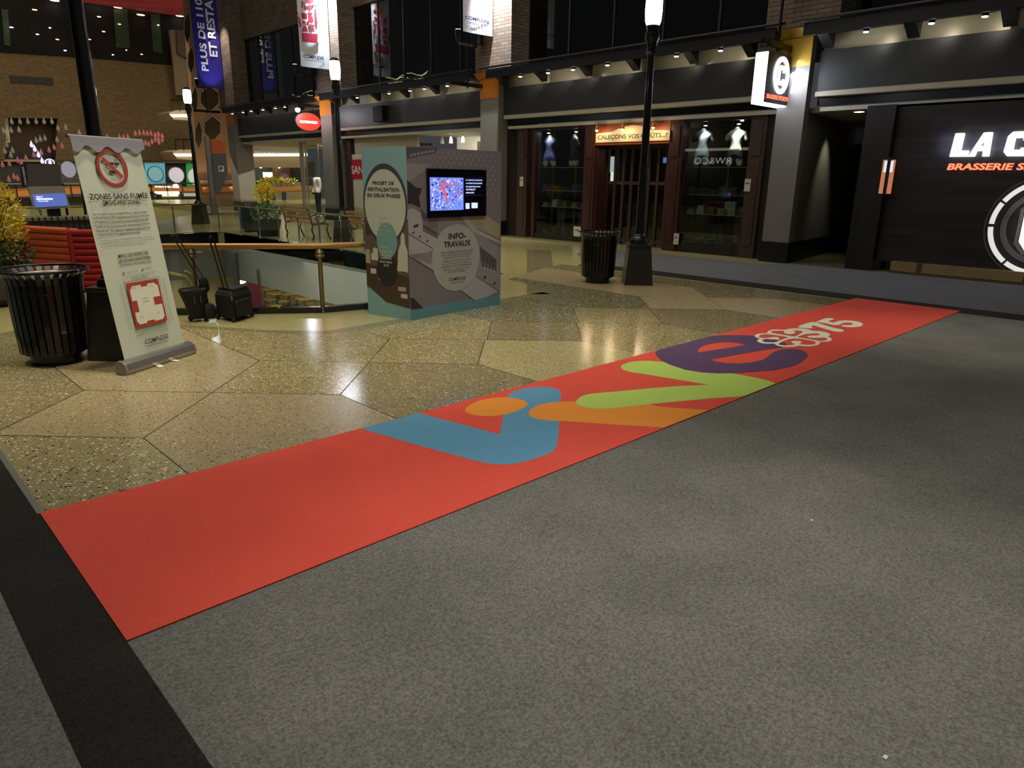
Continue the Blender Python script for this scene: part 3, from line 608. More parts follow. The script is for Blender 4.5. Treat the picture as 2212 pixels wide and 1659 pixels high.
for q in [(500,780,540,800),(545,870,560,885),(605,905,620,920),(490,840,510,850),(1070,1200,1090,1220),(1150,1250,1170,1268)]: rp(P_VD,[K5(q[0],q[3]),K5(q[2],q[3]-12),K5(q[2],q[1]-12),K5(q[0],q[1])],.002)
def kl(p,q,w=0.006,mm=P_VD):
    a=RF.P(*RF.loc(K5(*p)),e+.002); c=RF.P(*RF.loc(K5(*q)),e+.002); b.use(mm).bar(a,c,w,0.001,up=RF.n)
for p,q in [((455,845),(670,975)),((455,1025),(680,1165)),((890,1315),(990,1388)),((1010,1195),(1200,1315))]: kl(p,q)
for k in range(6): kl((590+k*17,800+k*11),(590+k*17,845+k*11),0.004,P_PALE)
for k in range(5): kl((1055+k*26,1060+k*16),(1055+k*26,1110+k*16),0.005,P_PALE)
rp(P_VD,[K5(470,1370),K5(500,1370),K5(580,1455),K5(480,1465)],.0015)
for r in range(9):
    for c in range(12):
        x=690+c*45+(r%2)*22; y=175+r*38+c*4
        if x>1190 or (x<1090 and y>300) : continue
        rp(P_SQ,[K5(x,y+24),K5(x+18,y+22),K5(x+18,y-4),K5(x,y-2)],.0016)
        kl((x+18,y-4),(x+18,y+23),0.004,P_DM)
b.use(P_CIRC).flat(ring(RF,*RF.loc(K5(850,1045)),0.402,0.402,e=e+.0035))
b.use(P_BAND).flat(RF.rect(0,WR,0,band,e))
b.build('right_print',parent=t)
b=MB()
kt(RF,M_INK,'INFO-',K5(785,892),K5(925,888),K5(785,842),0.03); kt(RF,M_INK,'TRAVAUX',K5(745,960),K5(965,945),K5(745,912),0.03)
b.build('title_lettering',parent=t); b=MB()
lines=["VOUS TROUVEREZ ICI DES INFORMATIONS","SUR LA REVITALISATION DU COMPLEXE","DESJARDINS AINSI QUE LES","ÉTAPES DES TRAVAUX EN COURS","ET À VENIR. POUR TOUTE QUESTION","ADRESSEZ-VOUS AU COMPTOIR DE","SERVICE À LA CLIENTÈLE. MERCI","DE VOTRE PATIENCE"]
for k,s in enumerate(lines):
    hw=(130,125,105,115,120,125,105,75)[k]; kt(RF,M_INKG,s,K5(850-hw,1002+k*23),K5(850+hw,998+k*23),K5(850-hw,987+k*23),0.0)
b.build('paragraph_lettering',parent=t); b=MB()
kt(RF,M_INK,'COMPLEXE',K5(788,1235),K5(925,1220),K5(788,1208),0.01); kt(RF,M_INKG,'DESJARDINS',K5(805,1256),K5(910,1246),K5(805,1244),0.0)
b.build('logo_lettering',parent=t)
a0,z0=RF.loc(K5(610,722)); a1,z1=RF.loc(K5(1080,326)); _,zz=RF.loc(K5(600,320)); z1=(z1+zz)/2; _,z0b=RF.loc(K5(1080,698)); z0=(z0+z0b)/2
sb=MB().use(mat('screen_black',(8,8,10),0.2,coat=0.4)).extrude(RF.rect(a0,a1,z0,z1,0.004),RF.n*0.03); scr=sb.build('screen',parent=t)
SCB=em('screen_blue',(104,122,222),1.0); SCW=em('screen_white',(176,190,250),1.0); SCP=em('screen_pale_blue',(150,166,245),1.0); SCR=em('screen_red',(186,86,110),0.8); SCD=em('screen_navy',(34,40,90),0.8)
s=MB(); ma0,mz1=RF.loc(K5(618,388)); ma1,mz0=RF.loc(K5(893,652)); 
s.use(SCB).flat(RF.rect(ma0,ma1,mz0,mz1,0.0355))
rr_=random.Random(3)
def mq(u,v,w,h,ang,mm,ee):
    c=(ma0+(ma1-ma0)*u,mz0+(mz1-mz0)*v); ca_,sa=math.cos(ang),math.sin(ang); q=[]
    for i,j in ((-1,-1),(1,-1),(1,1),(-1,1)):
        x=c[0]+i*w/2*ca_-j*h/2*sa; y=c[1]+i*w/2*sa+j*h/2*ca_; q.append(RF.P(min(ma1,max(ma0,x)),min(mz1,max(mz0,y)),ee))
    s.use(mm).flat(q)
for k in range(9): mq(0.5,0.02+k*0.12,1.0,0.006,0.42,SCD,0.036)
for k in range(9): mq(0.02+k*0.12,0.5,0.006,0.9,0.42,SCD,0.0362)
for k in range(150): mq(rr_.uniform(.04,.96),rr_.uniform(.04,.96),rr_.uniform(.01,.03),rr_.uniform(.008,.024),0.42,rr_.choice([SCP,SCP,SCW,SCD,SCD,SCB]),0.0364)
for u,v,w,h,a in [(0.40,0.62,0.04,0.20,0.42),(0.46,0.40,0.035,0.14,0.42),(0.50,0.80,0.03,0.12,1.1),(0.34,0.68,0.09,0.03,0.42),(0.72,0.82,0.10,0.02,-0.5),(0.85,0.55,0.03,0.08,0.3)]: mq(u,v,w,h,a,SCR,0.0367)
text(s.use(SCW),RF,'LE COMPLEXE DESJARDINS,',*[f for f in (RF.loc(K5(908,0))[0],RF.loc(K5(1048,0))[0])],RF.loc(K5(910,420))[1],RF.loc(K5(910,405))[1],0.036,0.01)
for k,tx in enumerate(["AU CŒUR D'UN QUARTIER","EN PLEINE ÉBULLITION","CULTURELLE ET","IMMOBILIÈRE"]):
    text(s,RF,tx,RF.loc(K5(910,0))[0],RF.loc(K5((1045,1030,990,978)[k],0))[0],RF.loc(K5(910,445+k*25))[1],RF.loc(K5(910,430+k*25))[1],0.036,0.02)
for q in [(910,645,942,598),(958,640,1008,595)]: s.use(SCW).flat(RF.rect(RF.loc(K5(q[0],q[1]))[0],RF.loc(K5(q[2],q[1]))[0],RF.loc(K5(q[0],q[1]))[1],RF.loc(K5(q[0],q[3]))[1],0.036))
for y in (392,535): s.use(SCD).flat(RF.rect(RF.loc(K5(910,y))[0],RF.loc(K5(1050,y))[0],RF.loc(K5(910,y+2))[1],RF.loc(K5(910,y))[1],0.036))
s.build('screen_picture',parent=scr)
# ------------------------------------------------------------ GLASS RAILINGS round the opening
M_WOODR=mat('wooden_handrail',(176,132,66),0.3,0.15,var=0.1)
M_KERB=mat('black_kerb',(26,30,28),0.25,var=0.2,coat=0.3)
M_POST=mat('bronze_post',(130,116,88),0.35,0.6,var=0.1)
def railing(label,pts,postpts,z0=0.0,hr=0.80,rad=0.035,railm=M_WOODR,postm=M_POST,kerb=True,glass_top=None,pr=0.028,name='glass_railing'):
    c=pts[len(pts)//2]; t=thing(name,(c[0],c[1],z0),label,'railing')
    b=MB().use(railm).tube([(x,y,z0+hr) for x,y in pts],rad,12); b.build('handrail',parent=t,smooth=True)
    if kerb:
        for (p,q) in zip(pts,pts[1:]):
            b=MB().use(M_KERB).bar((p[0],p[1],z0+0.035),(q[0],q[1],z0+0.035),0.09,0.07); b.build('kerb',parent=t)
    for (p,q) in zip(pts,pts[1:]):
        p=Vector((*p,z0)); q=Vector((*q,z0)); d=(q-p).normalized(); g0=p+d*0.04; g1=q-d*0.04; nrm=Vector((-d.y,d.x,0))
        L=(g1-g0).length; k=max(1,round(L/1.9)) 
        for i in range(k):
            a=g0+(g1-g0)*(i/k)+d*0.01; c_=g0+(g1-g0)*((i+1)/k)-d*0.01; zt=(glass_top or hr-0.07)
            a=a+nrm*0.05; c_=c_+nrm*0.05
            b=MB().use(M_GLASS).extrude([a+Vector((0,0,0.05)),c_+Vector((0,0,0.05)),c_+Vector((0,0,zt)),a+Vector((0,0,zt))],nrm*0.01); b.build('glass_panel',parent=t)
    for x,y in postpts:
        b=MB().use(postm).lathe((x,y,z0),[(pr*1.6,0.0),(pr*1.6,0.015),(pr,0.03),(pr,hr-0.12),(pr*1.5,hr-0.10),(pr*1.9,hr-0.075),(pr*1.5,hr-0.05),(pr*0.6,hr-0.02)],16)
        b.ball((x,y,z0+hr-0.115),pr*2.1,pr*2.1,pr*1.1); p=b.build('post',parent=t,smooth=True)
        b=MB().use(M_CHROME).ball((x,y,z0+hr-0.05),0.02,0.02,0.012); b.ball((x,y,z0+0.05),0.03,0.03,0.015); b.build('clamp',parent=p,smooth=True)
    return t
railing('near glass railing with a tan wooden handrail behind the suitcases and kiosk',[(2.35,8.98),(2.885,8.66),(4.25,7.72),(5.6,7.42),(7.4,8.3),(8.35,9.9)],[(3.06,8.54),(4.25,7.72),(5.6,7.42),(7.4,8.3)])
fp=[(8.35,20.6)]; 
farposts=[(8.35,y) for y in (13.2,14.15,15.1,16.1,17.15,18.25,19.4)]+[(8.3,20.75),(7.2,21.16),(6.1,20.95),(5.0,20.7),(3.9,20.48)]
railing('far glass railing with a thin brass handrail across the opening, before the bench',[(8.35,9.9),(8.35,20.6),(8.0,21.35),(3.6,20.4)],farposts,hr=0.78,rad=0.02,railm=M_BRASS,postm=M_CHROME,glass_top=0.98,pr=0.018,kerb=False)
# fascia below the floor edge, seen across the opening
MB().use(mat('polished_black_fascia',(24,26,24),0.2,var=0.3,coat=0.4)).bar((8.42,9.0,-0.16),(8.42,20.8,-0.16),0.14,0.34).bar((8.45,20.9,-0.16),(3.6,20.55,-0.16),0.14,0.34).build('trim_4')
struct(bpy.data.objects['trim_4'])
MB().use(mat('grey_fascia',(142,142,134),0.6,var=0.03,scale=1)).box(8.36,8.66,8.5,23.5,-1.28,-0.33).box(3.0,8.6,20.9,21.3,-1.28,-0.33).build('wall_atrium_edge'); struct(bpy.data.objects['wall_atrium_edge'])
MB().use(mat('dark_edge_wall',(60,58,52),0.6)).extrude([(2.35,8.75,-0.34),(2.885,8.45,-0.34),(4.2,7.55,-0.34),(5.6,7.25,-0.34),(7.5,8.1,-0.34),(8.5,9.7,-0.34),(8.8,9.6,-0.34),(7.6,7.8,-0.34),(5.6,6.9,-0.34),(4.0,7.2,-0.34),(2.2,8.4,-0.34)],(0,0,-0.9)).build('wall_atrium_near'); struct(bpy.data.objects['wall_atrium_near'])
# lower floor
T_LOW=terrazzo('lower_floor_tiles',(196,186,146),0.1,0.1,0.3,30)
struct(MB().use(T_LOW).box(-10,45,5,75,-4.95,-4.8).build('floor_lower'))
# ============================================================ THE SHOP ARCADE (wall plane x = 14.6)
FX=14.6
def FF(x): return Frame((x,0,0),(0,-1,0),(0,0,1))
M_PANEL=mat('charcoal_fascia',(46,47,44),0.45,0.0,var=0.08,scale=1.5)
M_STRIP=mat('pale_strip',(186,180,158),0.45,0.1,var=0.05)
M_CANOPY=mat('black_canopy',(26,26,28),0.45,0.2,var=0.15)
M_SOFFIT=mat('canopy_backboard',(176,168,140),0.35,0.15,var=0.06,scale=1.5)
M_COLG=mat('column_grey',(128,124,116),0.5,0.05,var=0.05,scale=1.5)
M_COLB=mat('column_base_black',(20,20,20),0.4)
M_SPOTL=em('canopy_spot_lit',(255,250,240),14)
def sbox(name,m,x0,x1,y0,y1,z0,z1,bevel=0): o=MB().use(m).box(x0,x1,y0,y1,z0,z1).build(name,bevel=bevel); return struct(o)
cols=[('farthest',33.0,33.75),('far',24.45,25.25),('middle',15.42,16.18),('nearest',6.60,7.18)]
PIER={'farthest':(32.7,34.3),'far':(23.7,25.4),'middle':(14.93,16.4),'nearest':(6.15,7.6)}
for nm,y0,y1 in cols:
    x1={'nearest':14.5,'farthest':15.1}.get(nm,15.9)
    t=thing('column',(14.3,(y0+y1)/2,0),{'farthest':'farthest grey arcade column, at the end beside the peach stair tower','far':'grey arcade column by the oval red hanging sign','middle':'grey arcade column with orange top, behind the info kiosk','nearest':'large grey arcade column with ochre top, under the C sign beside the dark brasserie'}[nm],'column','arcade columns')
    MB().use(M_COLG).box(14.3,x1,y0,y1,0.42,4.30).build('shaft',parent=t)
    MB().use(M_COLB).box(14.27,x1,y0-0.02,y1+0.02,0,0.42).build('base',parent=t)
    MB().use(M_YELLOWP if nm=='nearest' else M_ORANGE).box(14.285,14.32,y0-0.005,y1+0.005,3.785,4.30).build('coloured_panel',parent=t)
    MB().use(M_BRICKC).box(14.3,15.2,PIER[nm][0],PIER[nm][1],4.47,12).build('brick_pier',parent=t)
    MB().use(M_YELLOWP if nm=='nearest' else M_ORANGE).extrude([(14.1,y0-0.05,4.44),(14.1,y1+0.1,4.44),(14.29,y1+0.1,4.31),(14.29,y0-0.05,4.31)],(0.25,0,0)).build('sloping_cap',parent=t)
# bays: fascia, lit backboard, canopy, brackets, spots
bays=[('far',25.35,32.95,[32.3,31.2,30.4,29.3,28.2,27.4],[31.84,30.7,29.52,28.1,26.8],'over the oval red sign entrance'),
      ('second',16.3,24.35,[22.16,20.26,19.13,18.39,17.28],[24.2,22.82,21.49,19.83,18.31],'over the white shopfront behind the kiosk'),
      ('third',7.25,15.35,[14.24,13.24,12.40,11.33,9.44,8.38],[15.25,13.78,12.25,10.81,9.27,7.9],'over the underwear shop'),
      ('near',-2.6,6.5,[5.51,4.46,3.69,2.5,1.4],[6.34,4.85,3.42,1.95],'over the dark brasserie')]
for nm,y0,y1,sp,br,where in bays:
    t=thing('canopy',(14.2,(y0+y1)/2,4.3),'thin black canopy with small round spots '+where,'canopy','arcade canopies')
    MB().use(M_CANOPY).box(13.86,14.435,y0-0.02,y1+0.02,4.34,4.42).build('canopy_slab',parent=t)
    MB().use(M_CANOPY).box(13.84,13.90,y0-0.1,y1+0.1,4.24,4.46).build('canopy_edge',parent=t)
    MB().use(M_CANOPY).tube([(13.8,y0-0.3,4.5),(13.8,y1+0.3,4.5)],0.03,8).build('canopy_rail',parent=t)
    for y in br:
        MB().use(M_CANOPY).extrude([(14.43,y-0.1,4.08),(14.0,y-0.1,4.34),(14.43,y-0.1,4.34)],(0,0.2,0)).add([],[]).build('bracket',parent=t)
    for y in sp:
        s_=MB().use(M_CANOPY).lathe((13.98,y,4.2),[(0.05,0.0),(0.055,0.1),(0.03,0.14)],14).build('spotlight',parent=t,smooth=True)
        MB().use(M_SPOTL).lathe((13.98,y,4.185),[(0.04,0.0),(0.046,0.012)],14).build('spotlight_lens',parent=s_)
        if nm!='far': 
            spot('canopy_spot',(13.98,y,4.17),(14.6,y+0.1,4.16),4.5,110,0.7,(1,0.93,0.78),0.03)
    t=thing('shop_fascia',(14.5,(y0+y1)/2,3.3),'long charcoal fascia board with a pale strip beneath, '+where,'fascia','arcade fascias')
    MB().use(M_PANEL).box(14.48,14.62,y0,y1,3.33,4.05).build('board',parent=t,bevel=0.004)
    MB().use(M_STRIP).extrude([(14.48,y0,3.33),(14.44,y0,3.31),(14.44,y0,3.23),(14.55,y0,3.22),(14.62,y0,3.33)],(0,y1-y0,0)).build('pale_strip',parent=t)
    MB().use(M_SOFFIT).box(14.60,14.70,y0,y1,4.05,4.36).build('backboard',parent=t)
    MB().use(M_BLACK).box(14.60,14.68,y0,y1,3.07,3.23).build('dark_recess',parent=t)
    MB().use(M_STRIP).box(14.52,14.66,y0+0.05,y1-0.1,2.96,3.035).build('lower_strip',parent=t)
# upper storey: dark glazing between the brick piers
M_UPWALL=mat('upper_dark_back',(34,36,26),0.8,var=0.3,scale=3)
M_MULL=mat('dark_mullion',(38,34,30),0.5)
sbox('wall_upper_back',M_UPWALL,17.6,17.8,-4,34.5,4.4,12)
sbox('floor_upper',M_CANOPY,14.44,17.8,-4,33.4,4.365,4.445)
k_=0
for y0,y1 in ((25.4,32.9),(16.4,23.7),(7.6,14.93),(-2.5,6.1)):
    k_+=1; t=thing('window_%d'%k_,(15.0,(y0+y1)/2,4.45),'dark upstairs window wall with thin mullions','window'); t['kind']='structure'
    del t['category'], t['label']
    MB().use(M_DARKGLASS).box(15.0,15.02,y0,y1,4.45,9.0).build('pane',parent=t)
    n=5
    for i in range(n+1):
        y=y0+(y1-y0)*i/n; MB().use(M_MULL).box(14.97,15.05,y-0.025,y+0.025,4.45,9.0).build('mullion',parent=t)
    MB().use(M_BRICKC).box(14.9,15.3,y0-0.9,y1+0.6,7.33,12).build('brick_spandrel',parent=t)
# tall curtains behind the upstairs glass, right of the middle lamp
M_CURT=mat('olive_curtain',(88,82,58),0.9,var=0.25,scale=10)
def curtain(y0,y1,x=16.2,lab='dull olive curtain hanging behind the dark upstairs glass',z0=4.45,z1=8.8):
    n=int((y1-y0)/0.12); a=[(x+0.05*math.sin(i*1.7),y0+(y1-y0)*i/n) for i in range(n+1)]; b=MB().use(M_CURT)
    vs=[(p[0],p[1],z) for z in (z0,z1) for p in a]; m=len(a); b.add(vs,[(i,i+1,m+i+1,m+i) for i in range(m-1)]); b.add([(v[0]+0.02,v[1],v[2]) for v in vs],[(i,i+1,m+i+1,m+i) for i in range(m-1)])
    return tag(b.build('curtain',origin=(x,(y0+y1)/2,z0)),lab,'curtain','upstairs curtains')
curtain(7.9,10.2,lab='ribbed olive curtain upstairs just left of the nearest brick pier'); curtain(11.5,13.0,lab='ribbed olive curtain upstairs above the middle lamp post'); curtain(20.1,21.0,lab='narrow olive curtain upstairs between the two hanging white banners'); curtain(2.2,4.0,lab='ribbed curtain upstairs over the brasserie, at the right edge')
for (y,z,lab) in ((24,5,''),):
    pass
# wavy reflections in the upstairs glass, built as glowing tubes behind it
M_GOLD=em('gold_light_string',(255,236,170),3.0)
def wavy_reflection(y0,y1,z,lab,n=4):
    b=MB().use(M_GOLD); rr=random.Random(int(y0*10))
    t=thing('light_string',(15.9,(y0+y1)/2,z),lab,'string light','upstairs light strings')
    for j in range(n):
        p=[(15.9+0.05*j,y0+(y1-y0)*i/8,z+0.11*j+0.06*math.sin(i*1.3+j)+rr.uniform(-.03,.03)) for i in range(9)]
        MB().use(M_GOLD).tube(p,0.012,5).build('strand',parent=t)
wavy_reflection(20.9,23.4,4.78,'wavy golden light strings low in the upstairs window behind the far lamp post')
wavy_reflection(27.2,30.6,4.80,'wavy golden light strings low in the upstairs window above the oval sign',3)
# uplit brick piers
for y_,e_,c_ in ((15.2,1100,(0.86,0.92,1.0)),(23.95,1500,(0.86,0.92,1.0)),(33.15,200,(1,0.9,0.7))):
    zz_=7.3 if y_<20 else 8.3; spot('pier_wash',(13.55,y_,zz_),(14.32,y_,zz_-1.9),e_,70,1.0,c_,0.05)
# ------------------------------------------------------------ hanging banners on the piers
M_CLOTH=mat('banner_cloth',(222,226,232),0.6,var=0.03); M_PRED=mat('banner_red',(168,44,66),0.6,var=0.05); M_BLUEB=mat('banner_blue',(42,32,128),0.55,var=0.08)
M_NAVY=mat('navy_ink',(32,34,74),0.6)
def hang(y,x0,x1,z0,z1,m,lab):
    t=thing('hanging_banner',((x0+x1)/2,y,z0),lab,'banner','hanging pier banners')
    n=14; b=MB().use(m); pts=[(x0+(x1-x0)*i/n,y+0.03*math.sin(i/n*math.pi*1.5)) for i in range(n+1)]
    b.extrude([(p[0],p[1],z0) for p in pts]+[(p[0],p[1]+0.008,z0) for p in pts[::-1]],(0,0,z1-z0)); b.build('cloth',parent=t,smooth=True)
    MB().use(M_BLACK).tube([(x0-0.02,y+0.02,z1),(14.29,y+0.02,z1)],0.02,8).build('top_arm',parent=t)
    return t,Frame((x0,y-0.035,0),(1,0,0),(0,0,1))
t,f=hang(15.67,13.24,14.26,PY(1000,67,15.67).z,9.6,M_CLOTH,'white hanging banner on the middle brick pier, brightly lit, reading COMPLEXE')
b=MB().use(M_NAVY); textpx(b,f,'COMPLEXE',(1005,41),(1057,52),(1005,33),0.0,0.03); textpx(b,f,'DESJARDINS',(1010,52),(1052,60),(1010,46),0.0,0.01); b.build('lettering',parent=t)
t,f=hang(24.3,13.12,14.26,PY(652,143,24.3).z,11.0,M_CLOTH,'white hanging banner with red goblet shapes on the far brick pier')
b=MB().use(M_NAVY); textpx(b,f,'COMPLEXE',(656,126),(700,130),(656,118),0.0,0.03); textpx(b,f,'DESJARDINS',(661,133),(697,135),(661,129),0.0,0.01); b.build('lettering',parent=t)
b=MB().use(M_PRED)
def P3(x,y): return (360+x/3.95,y/3.95)
shapes=[[(1150,280),(1290,290),(1285,370),(1155,355)],[(1165,225),(1195,225),(1205,272),(1150,270)],[(1205,45),(1240,45),(1238,85),(1222,95),(1220,120),(1232,128),(1208,126),(1212,95)],
 [(1150,110),(1195,112),(1200,165),(1155,160)],[(1150,5),(1165,20),(1160,70),(1150,60)],[(1170,15),(1185,60),(1190,95),(1175,85)],[(1255,110),(1280,105),(1280,190),(1265,200),(1260,150)],[(1155,180),(1180,180),(1185,205),(1160,200)],
 [(1195,180),(1215,190),(1210,220),(1190,215)],[(1225,205),(1270,215),(1255,235),(1265,275),(1240,265),(1250,240),(1225,225)],[(1120,140),(1135,150),(1150,230),(1140,235),(1125,190)],[(1190,0),(1225,-8),(1255,0),(1250,25),(1215,38),(1190,20)],[(1252,40),(1275,45),(1270,65),(1278,95),(1260,90),(1265,70)],[(1110,90),(1120,100),(1120,125),(1112,120)],[(1195,-60),(1250,-60),(1260,-20),(1190,-20)]]
for s_ in shapes: b.flat(f.pts([P3(*q) for q in s_]))
b.flat([f.P(*(Vector(f.loc(P3(1230,165)))+Vector((0.10*math.cos(a),0.13*math.sin(a))))) for a in [2*math.pi*k/20 for k in range(20)]])
b.build('goblet_print',parent=t)
t,f=hang(33.6,13.13,14.25,PY(435,188,33.6).z,12.5,M_BLUEB,'deep blue hanging banner with white upright writing on the farthest pier')
b=MB().use(M_CLOTH)
a0,b0q=f.loc((441,153)); a1,_=f.loc((452,150)); _,b1q=f.loc((430,-60)); text(b,f,'PLUS DE 110 BOUTIQUES',a0-0.10,a0+0.26,b0q,b0q+5.9,0.0,0.03,rot=True)
a0,b0q=f.loc((458,122)); text(b,f,'ET RESTAURANTS',a0-0.10,a0+0.26,b0q,b0q+4.3,0.0,0.03,rot=True); b.build('lettering',parent=t)
spot('banner_light',(13.4,32.6,4.7),(13.8,33.6,6.3),90,50,0.7,(0.6,0.65,1.0),0.05)
# ------------------------------------------------------------ sign arms with speakers and spot cans
def sign_arm(y,z,lab,speaker=True):
    t=thing('sign_bracket',(14.2,y,z),lab,'bracket','black sign arms on the arcade')
    MB().use(M_BLACK).box(13.15,14.36,y-0.03,y+0.03,z-0.05,z+0.05).build('arm',parent=t)
    MB().use(M_BLACK).tube([(13.75,y,z-0.1),(13.75,y,z+1.25)],0.025,8).build('upright',parent=t)
    MB().use(M_BLACK).box(13.4,14.1,y-0.02,y+0.02,z+0.98,z+1.04).build('cross_arm',parent=t)
    if speaker:
        MB().use(M_BLACK).box(13.95,14.2,y-0.16,y+0.10,z+1.05,z+1.38).build('speaker',parent=t,bevel=0.02)
    MB().use(M_BLACK).lathe((13.42,y,z+1.05),[(0.05,0),(0.075,0.18),(0.08,0.30)],14).build('spot_can',parent=t,smooth=True)
    MB().use(em('violet_lens',(190,190,255),5)).lathe((13.42,y,z+1.35),[(0.07,0),(0.07,0.01)],14).build('lens',parent=t)
sign_arm(16.1,4.12,'black arm with upright, speaker and spot can on the middle pier')
sign_arm(7.02,4.12,'black arm with upright and speaker above the hanging C sign')
sign_arm(25.3,4.12,'black arm with upright above the oval red sign')
sign_arm(34.5,4.4,'black arm with upright on the farthest pier by the blue banner')
# hanging C sign of the brasserie
M_SIGNBLK=mat('sign_navy_black',(24,24,46),0.35,var=0.1,coat=0.3); M_LITW=em('lit_white',(240,245,255),3.0); M_LITR=em('lit_red',(255,90,60),2.6)
t=thing('hanging_sign',(13.8,7.0,3.1),'lit black hanging box sign with a white ringed C over the brasserie corner','sign')
MB().use(M_SIGNBLK).box(13.36,14.40,6.98,7.24,3.08,3.98).build('sign_box',parent=t,bevel=0.01)
MB().use(M_LITW).box(13.335,13.362,6.99,7.23,3.06,3.96).build('lit_edge',parent=t)
MB().use(M_LITW).box(13.34,14.38,6.99,7.23,3.055,3.078).build('lit_edge',parent=t)
f=Frame((0,6.975,0),(1,0,0),(0,0,1)); sx,sz=13.93,3.60
b=MB().use(M_LITW).extrude(ring(f,sx,sz,0.315,0.335),(0,-0.012,0),[ring(f,sx,sz,0.20,0.25)]); b.build('lit_ring',parent=t)
cc=[]; 
def cshape(w,h,th,gap):
    out=[(w,gap),(w,h*0.62),(w*0.62,h),(-w*0.62,h),(-w,h*0.62),(-w,-h*0.62),(-w*0.62,-h),(w*0.62,-h),(w,-h*0.62),(w,-gap*1.2),(w-th,-gap*1.2),(w-th,-h*0.55),(w*0.5,-h+th),(-w*0.5,-h+th),(-w+th,-h*0.55),(-w+th,h*0.55),(-w*0.5,h-th),(w*0.5,h-th),(w-th,h*0.55),(w-th,gap)]
    return out
b=MB().use(M_LITW).extrude([f.P(sx+a,sz+c) for a,c in cshape(0.135,0.175,0.075,0.05)],(0,-0.012,0)); b.build('lit_letter_c',parent=t)
b=MB().use(M_LITR); text(b,f,'BRASSERIE SPORTIVE',13.43,14.36,3.155,3.235,0.004,0.03); b.build('lit_lettering',parent=t)
area('sign_glow',(13.9,6.9,3.6),(13.9,5.0,3.3),7,0.8,0.6,(0.75,0.82,1.0)); point('sign_edge_glow',(13.25,7.1,3.5),5,(0.75,0.82,1.0),0.15)
area('sign_glow',(14.1,6.93,3.5),(14.6,6.5,3.0),5,0.5,0.5,(0.7,0.8,1.0))
# ------------------------------------------------------------ BAY 3: the underwear shop
W_RED=wood('mahogany_wood',(66,34,30),2,16,0.4,0.4); W_DK=wood('dark_brown_wood',(66,48,40),2,16,0.45,0.35); W_BLK=wood('black_wood',(34,28,26),2,14,0.4,0.4)
SX=14.66; S=FF(SX)
def yp(u,v=400): return PX(u,v,SX).y
def zp(u,v): return PX(u,v,SX).z
Y=dict(a=14.95,b=yp(1157),c=yp(1262),d=yp(1285),e=yp(1443),f=yp(1471),g=yp(1612),h=7.5)
def pil(y0,y1,m,lab,x0=SX-0.06,z1=2.97):
    t=thing('pilaster',(x0,(y0+y1)/2,0),lab,'pilaster','shopfront pilasters')
    MB().use(m).box(x0,SX+0.2,min(y0,y1),max(y0,y1),0,z1).build('pilaster_body',parent=t,bevel=0.008)
    a,c=min(y0,y1)+0.08,max(y0,y1)-0.08
    if c-a>0.05:
        MB().use(m).box(x0-0.02,x0,a,c,2.15,z1-0.12).build('raised_panel',parent=t,bevel=0.006); MB().use(m).box(x0-0.02,x0,a,c,0.25,2.05).build('raised_panel',parent=t,bevel=0.006)
    return t
pil(Y['a'],Y['b']+0.32,W_DK,'brown wood end panel at the left of the underwear shopfront'); 
MB().use(W_BLK).box(SX,SX+0.15,15.0,15.75,0,3.0).build('wall_shop_side'); struct(bpy.data.objects['wall_shop_side'])
pil(Y['b'],Y['b']+0.1,W_RED,'slim reddish wood post left of the left display window')
pil(Y['c'],Y['d'],W_RED,'mahogany pilaster left of the shop door'); pil(Y['e'],Y['f'],W_RED,'mahogany pilaster right of the shop door')
pil(Y['g'],Y['h'],W_DK,'dark wood end panel at the right of the underwear shopfront')
MB().use(W_BLK).box(SX,SX+0.2,7.3,7.5,0,3.0).build('wall_shop_side'); struct(bpy.data.objects['wall_shop_side.001'])
# notices on the panels
M_NOTE=mat('notice_paper',(200,196,176),0.6)
for (q,l) in (((1127,392),'small pale notice on the left wood end panel'),((1615,400),'small pale notice on the right wood end panel'),((1461,516),'small notice low beside the right mahogany pilaster'),((1247,500),'pale square card low in the left display window')):
    p=PX(*q,SX-0.08); w=0.07 if q[0]!=1247 else 0.12
    b=MB().use(M_NOTE).box(p.x-0.012,p.x,p.y-w,p.y+w,p.z-0.13,p.z+0.13); b.use(M_INKG).box(p.x-0.013,p.x-0.012,p.y-w*0.6,p.y+w*0.6,p.z+0.02,p.z+0.05); tag(b.build('notice',origin=p),l,'notice','shop notices')
# side and back walls of the shop
sbox('wall_shop_back',mat('shop_back_wall',(44,40,34),0.8,var=0.3),19.9,20.0,7.3,15.8,0,3.0); sbox('ceiling_shop',mat('shop_ceiling',(52,48,40),0.8),14.7,20,7.3,15.8,2.98,3.04)
sbox('wall_shop_left',W_BLK,14.9,20,15.6,15.7,0,3.0); sbox('wall_shop_right',W_BLK,15.4,20,7.38,7.46,0,3.0)
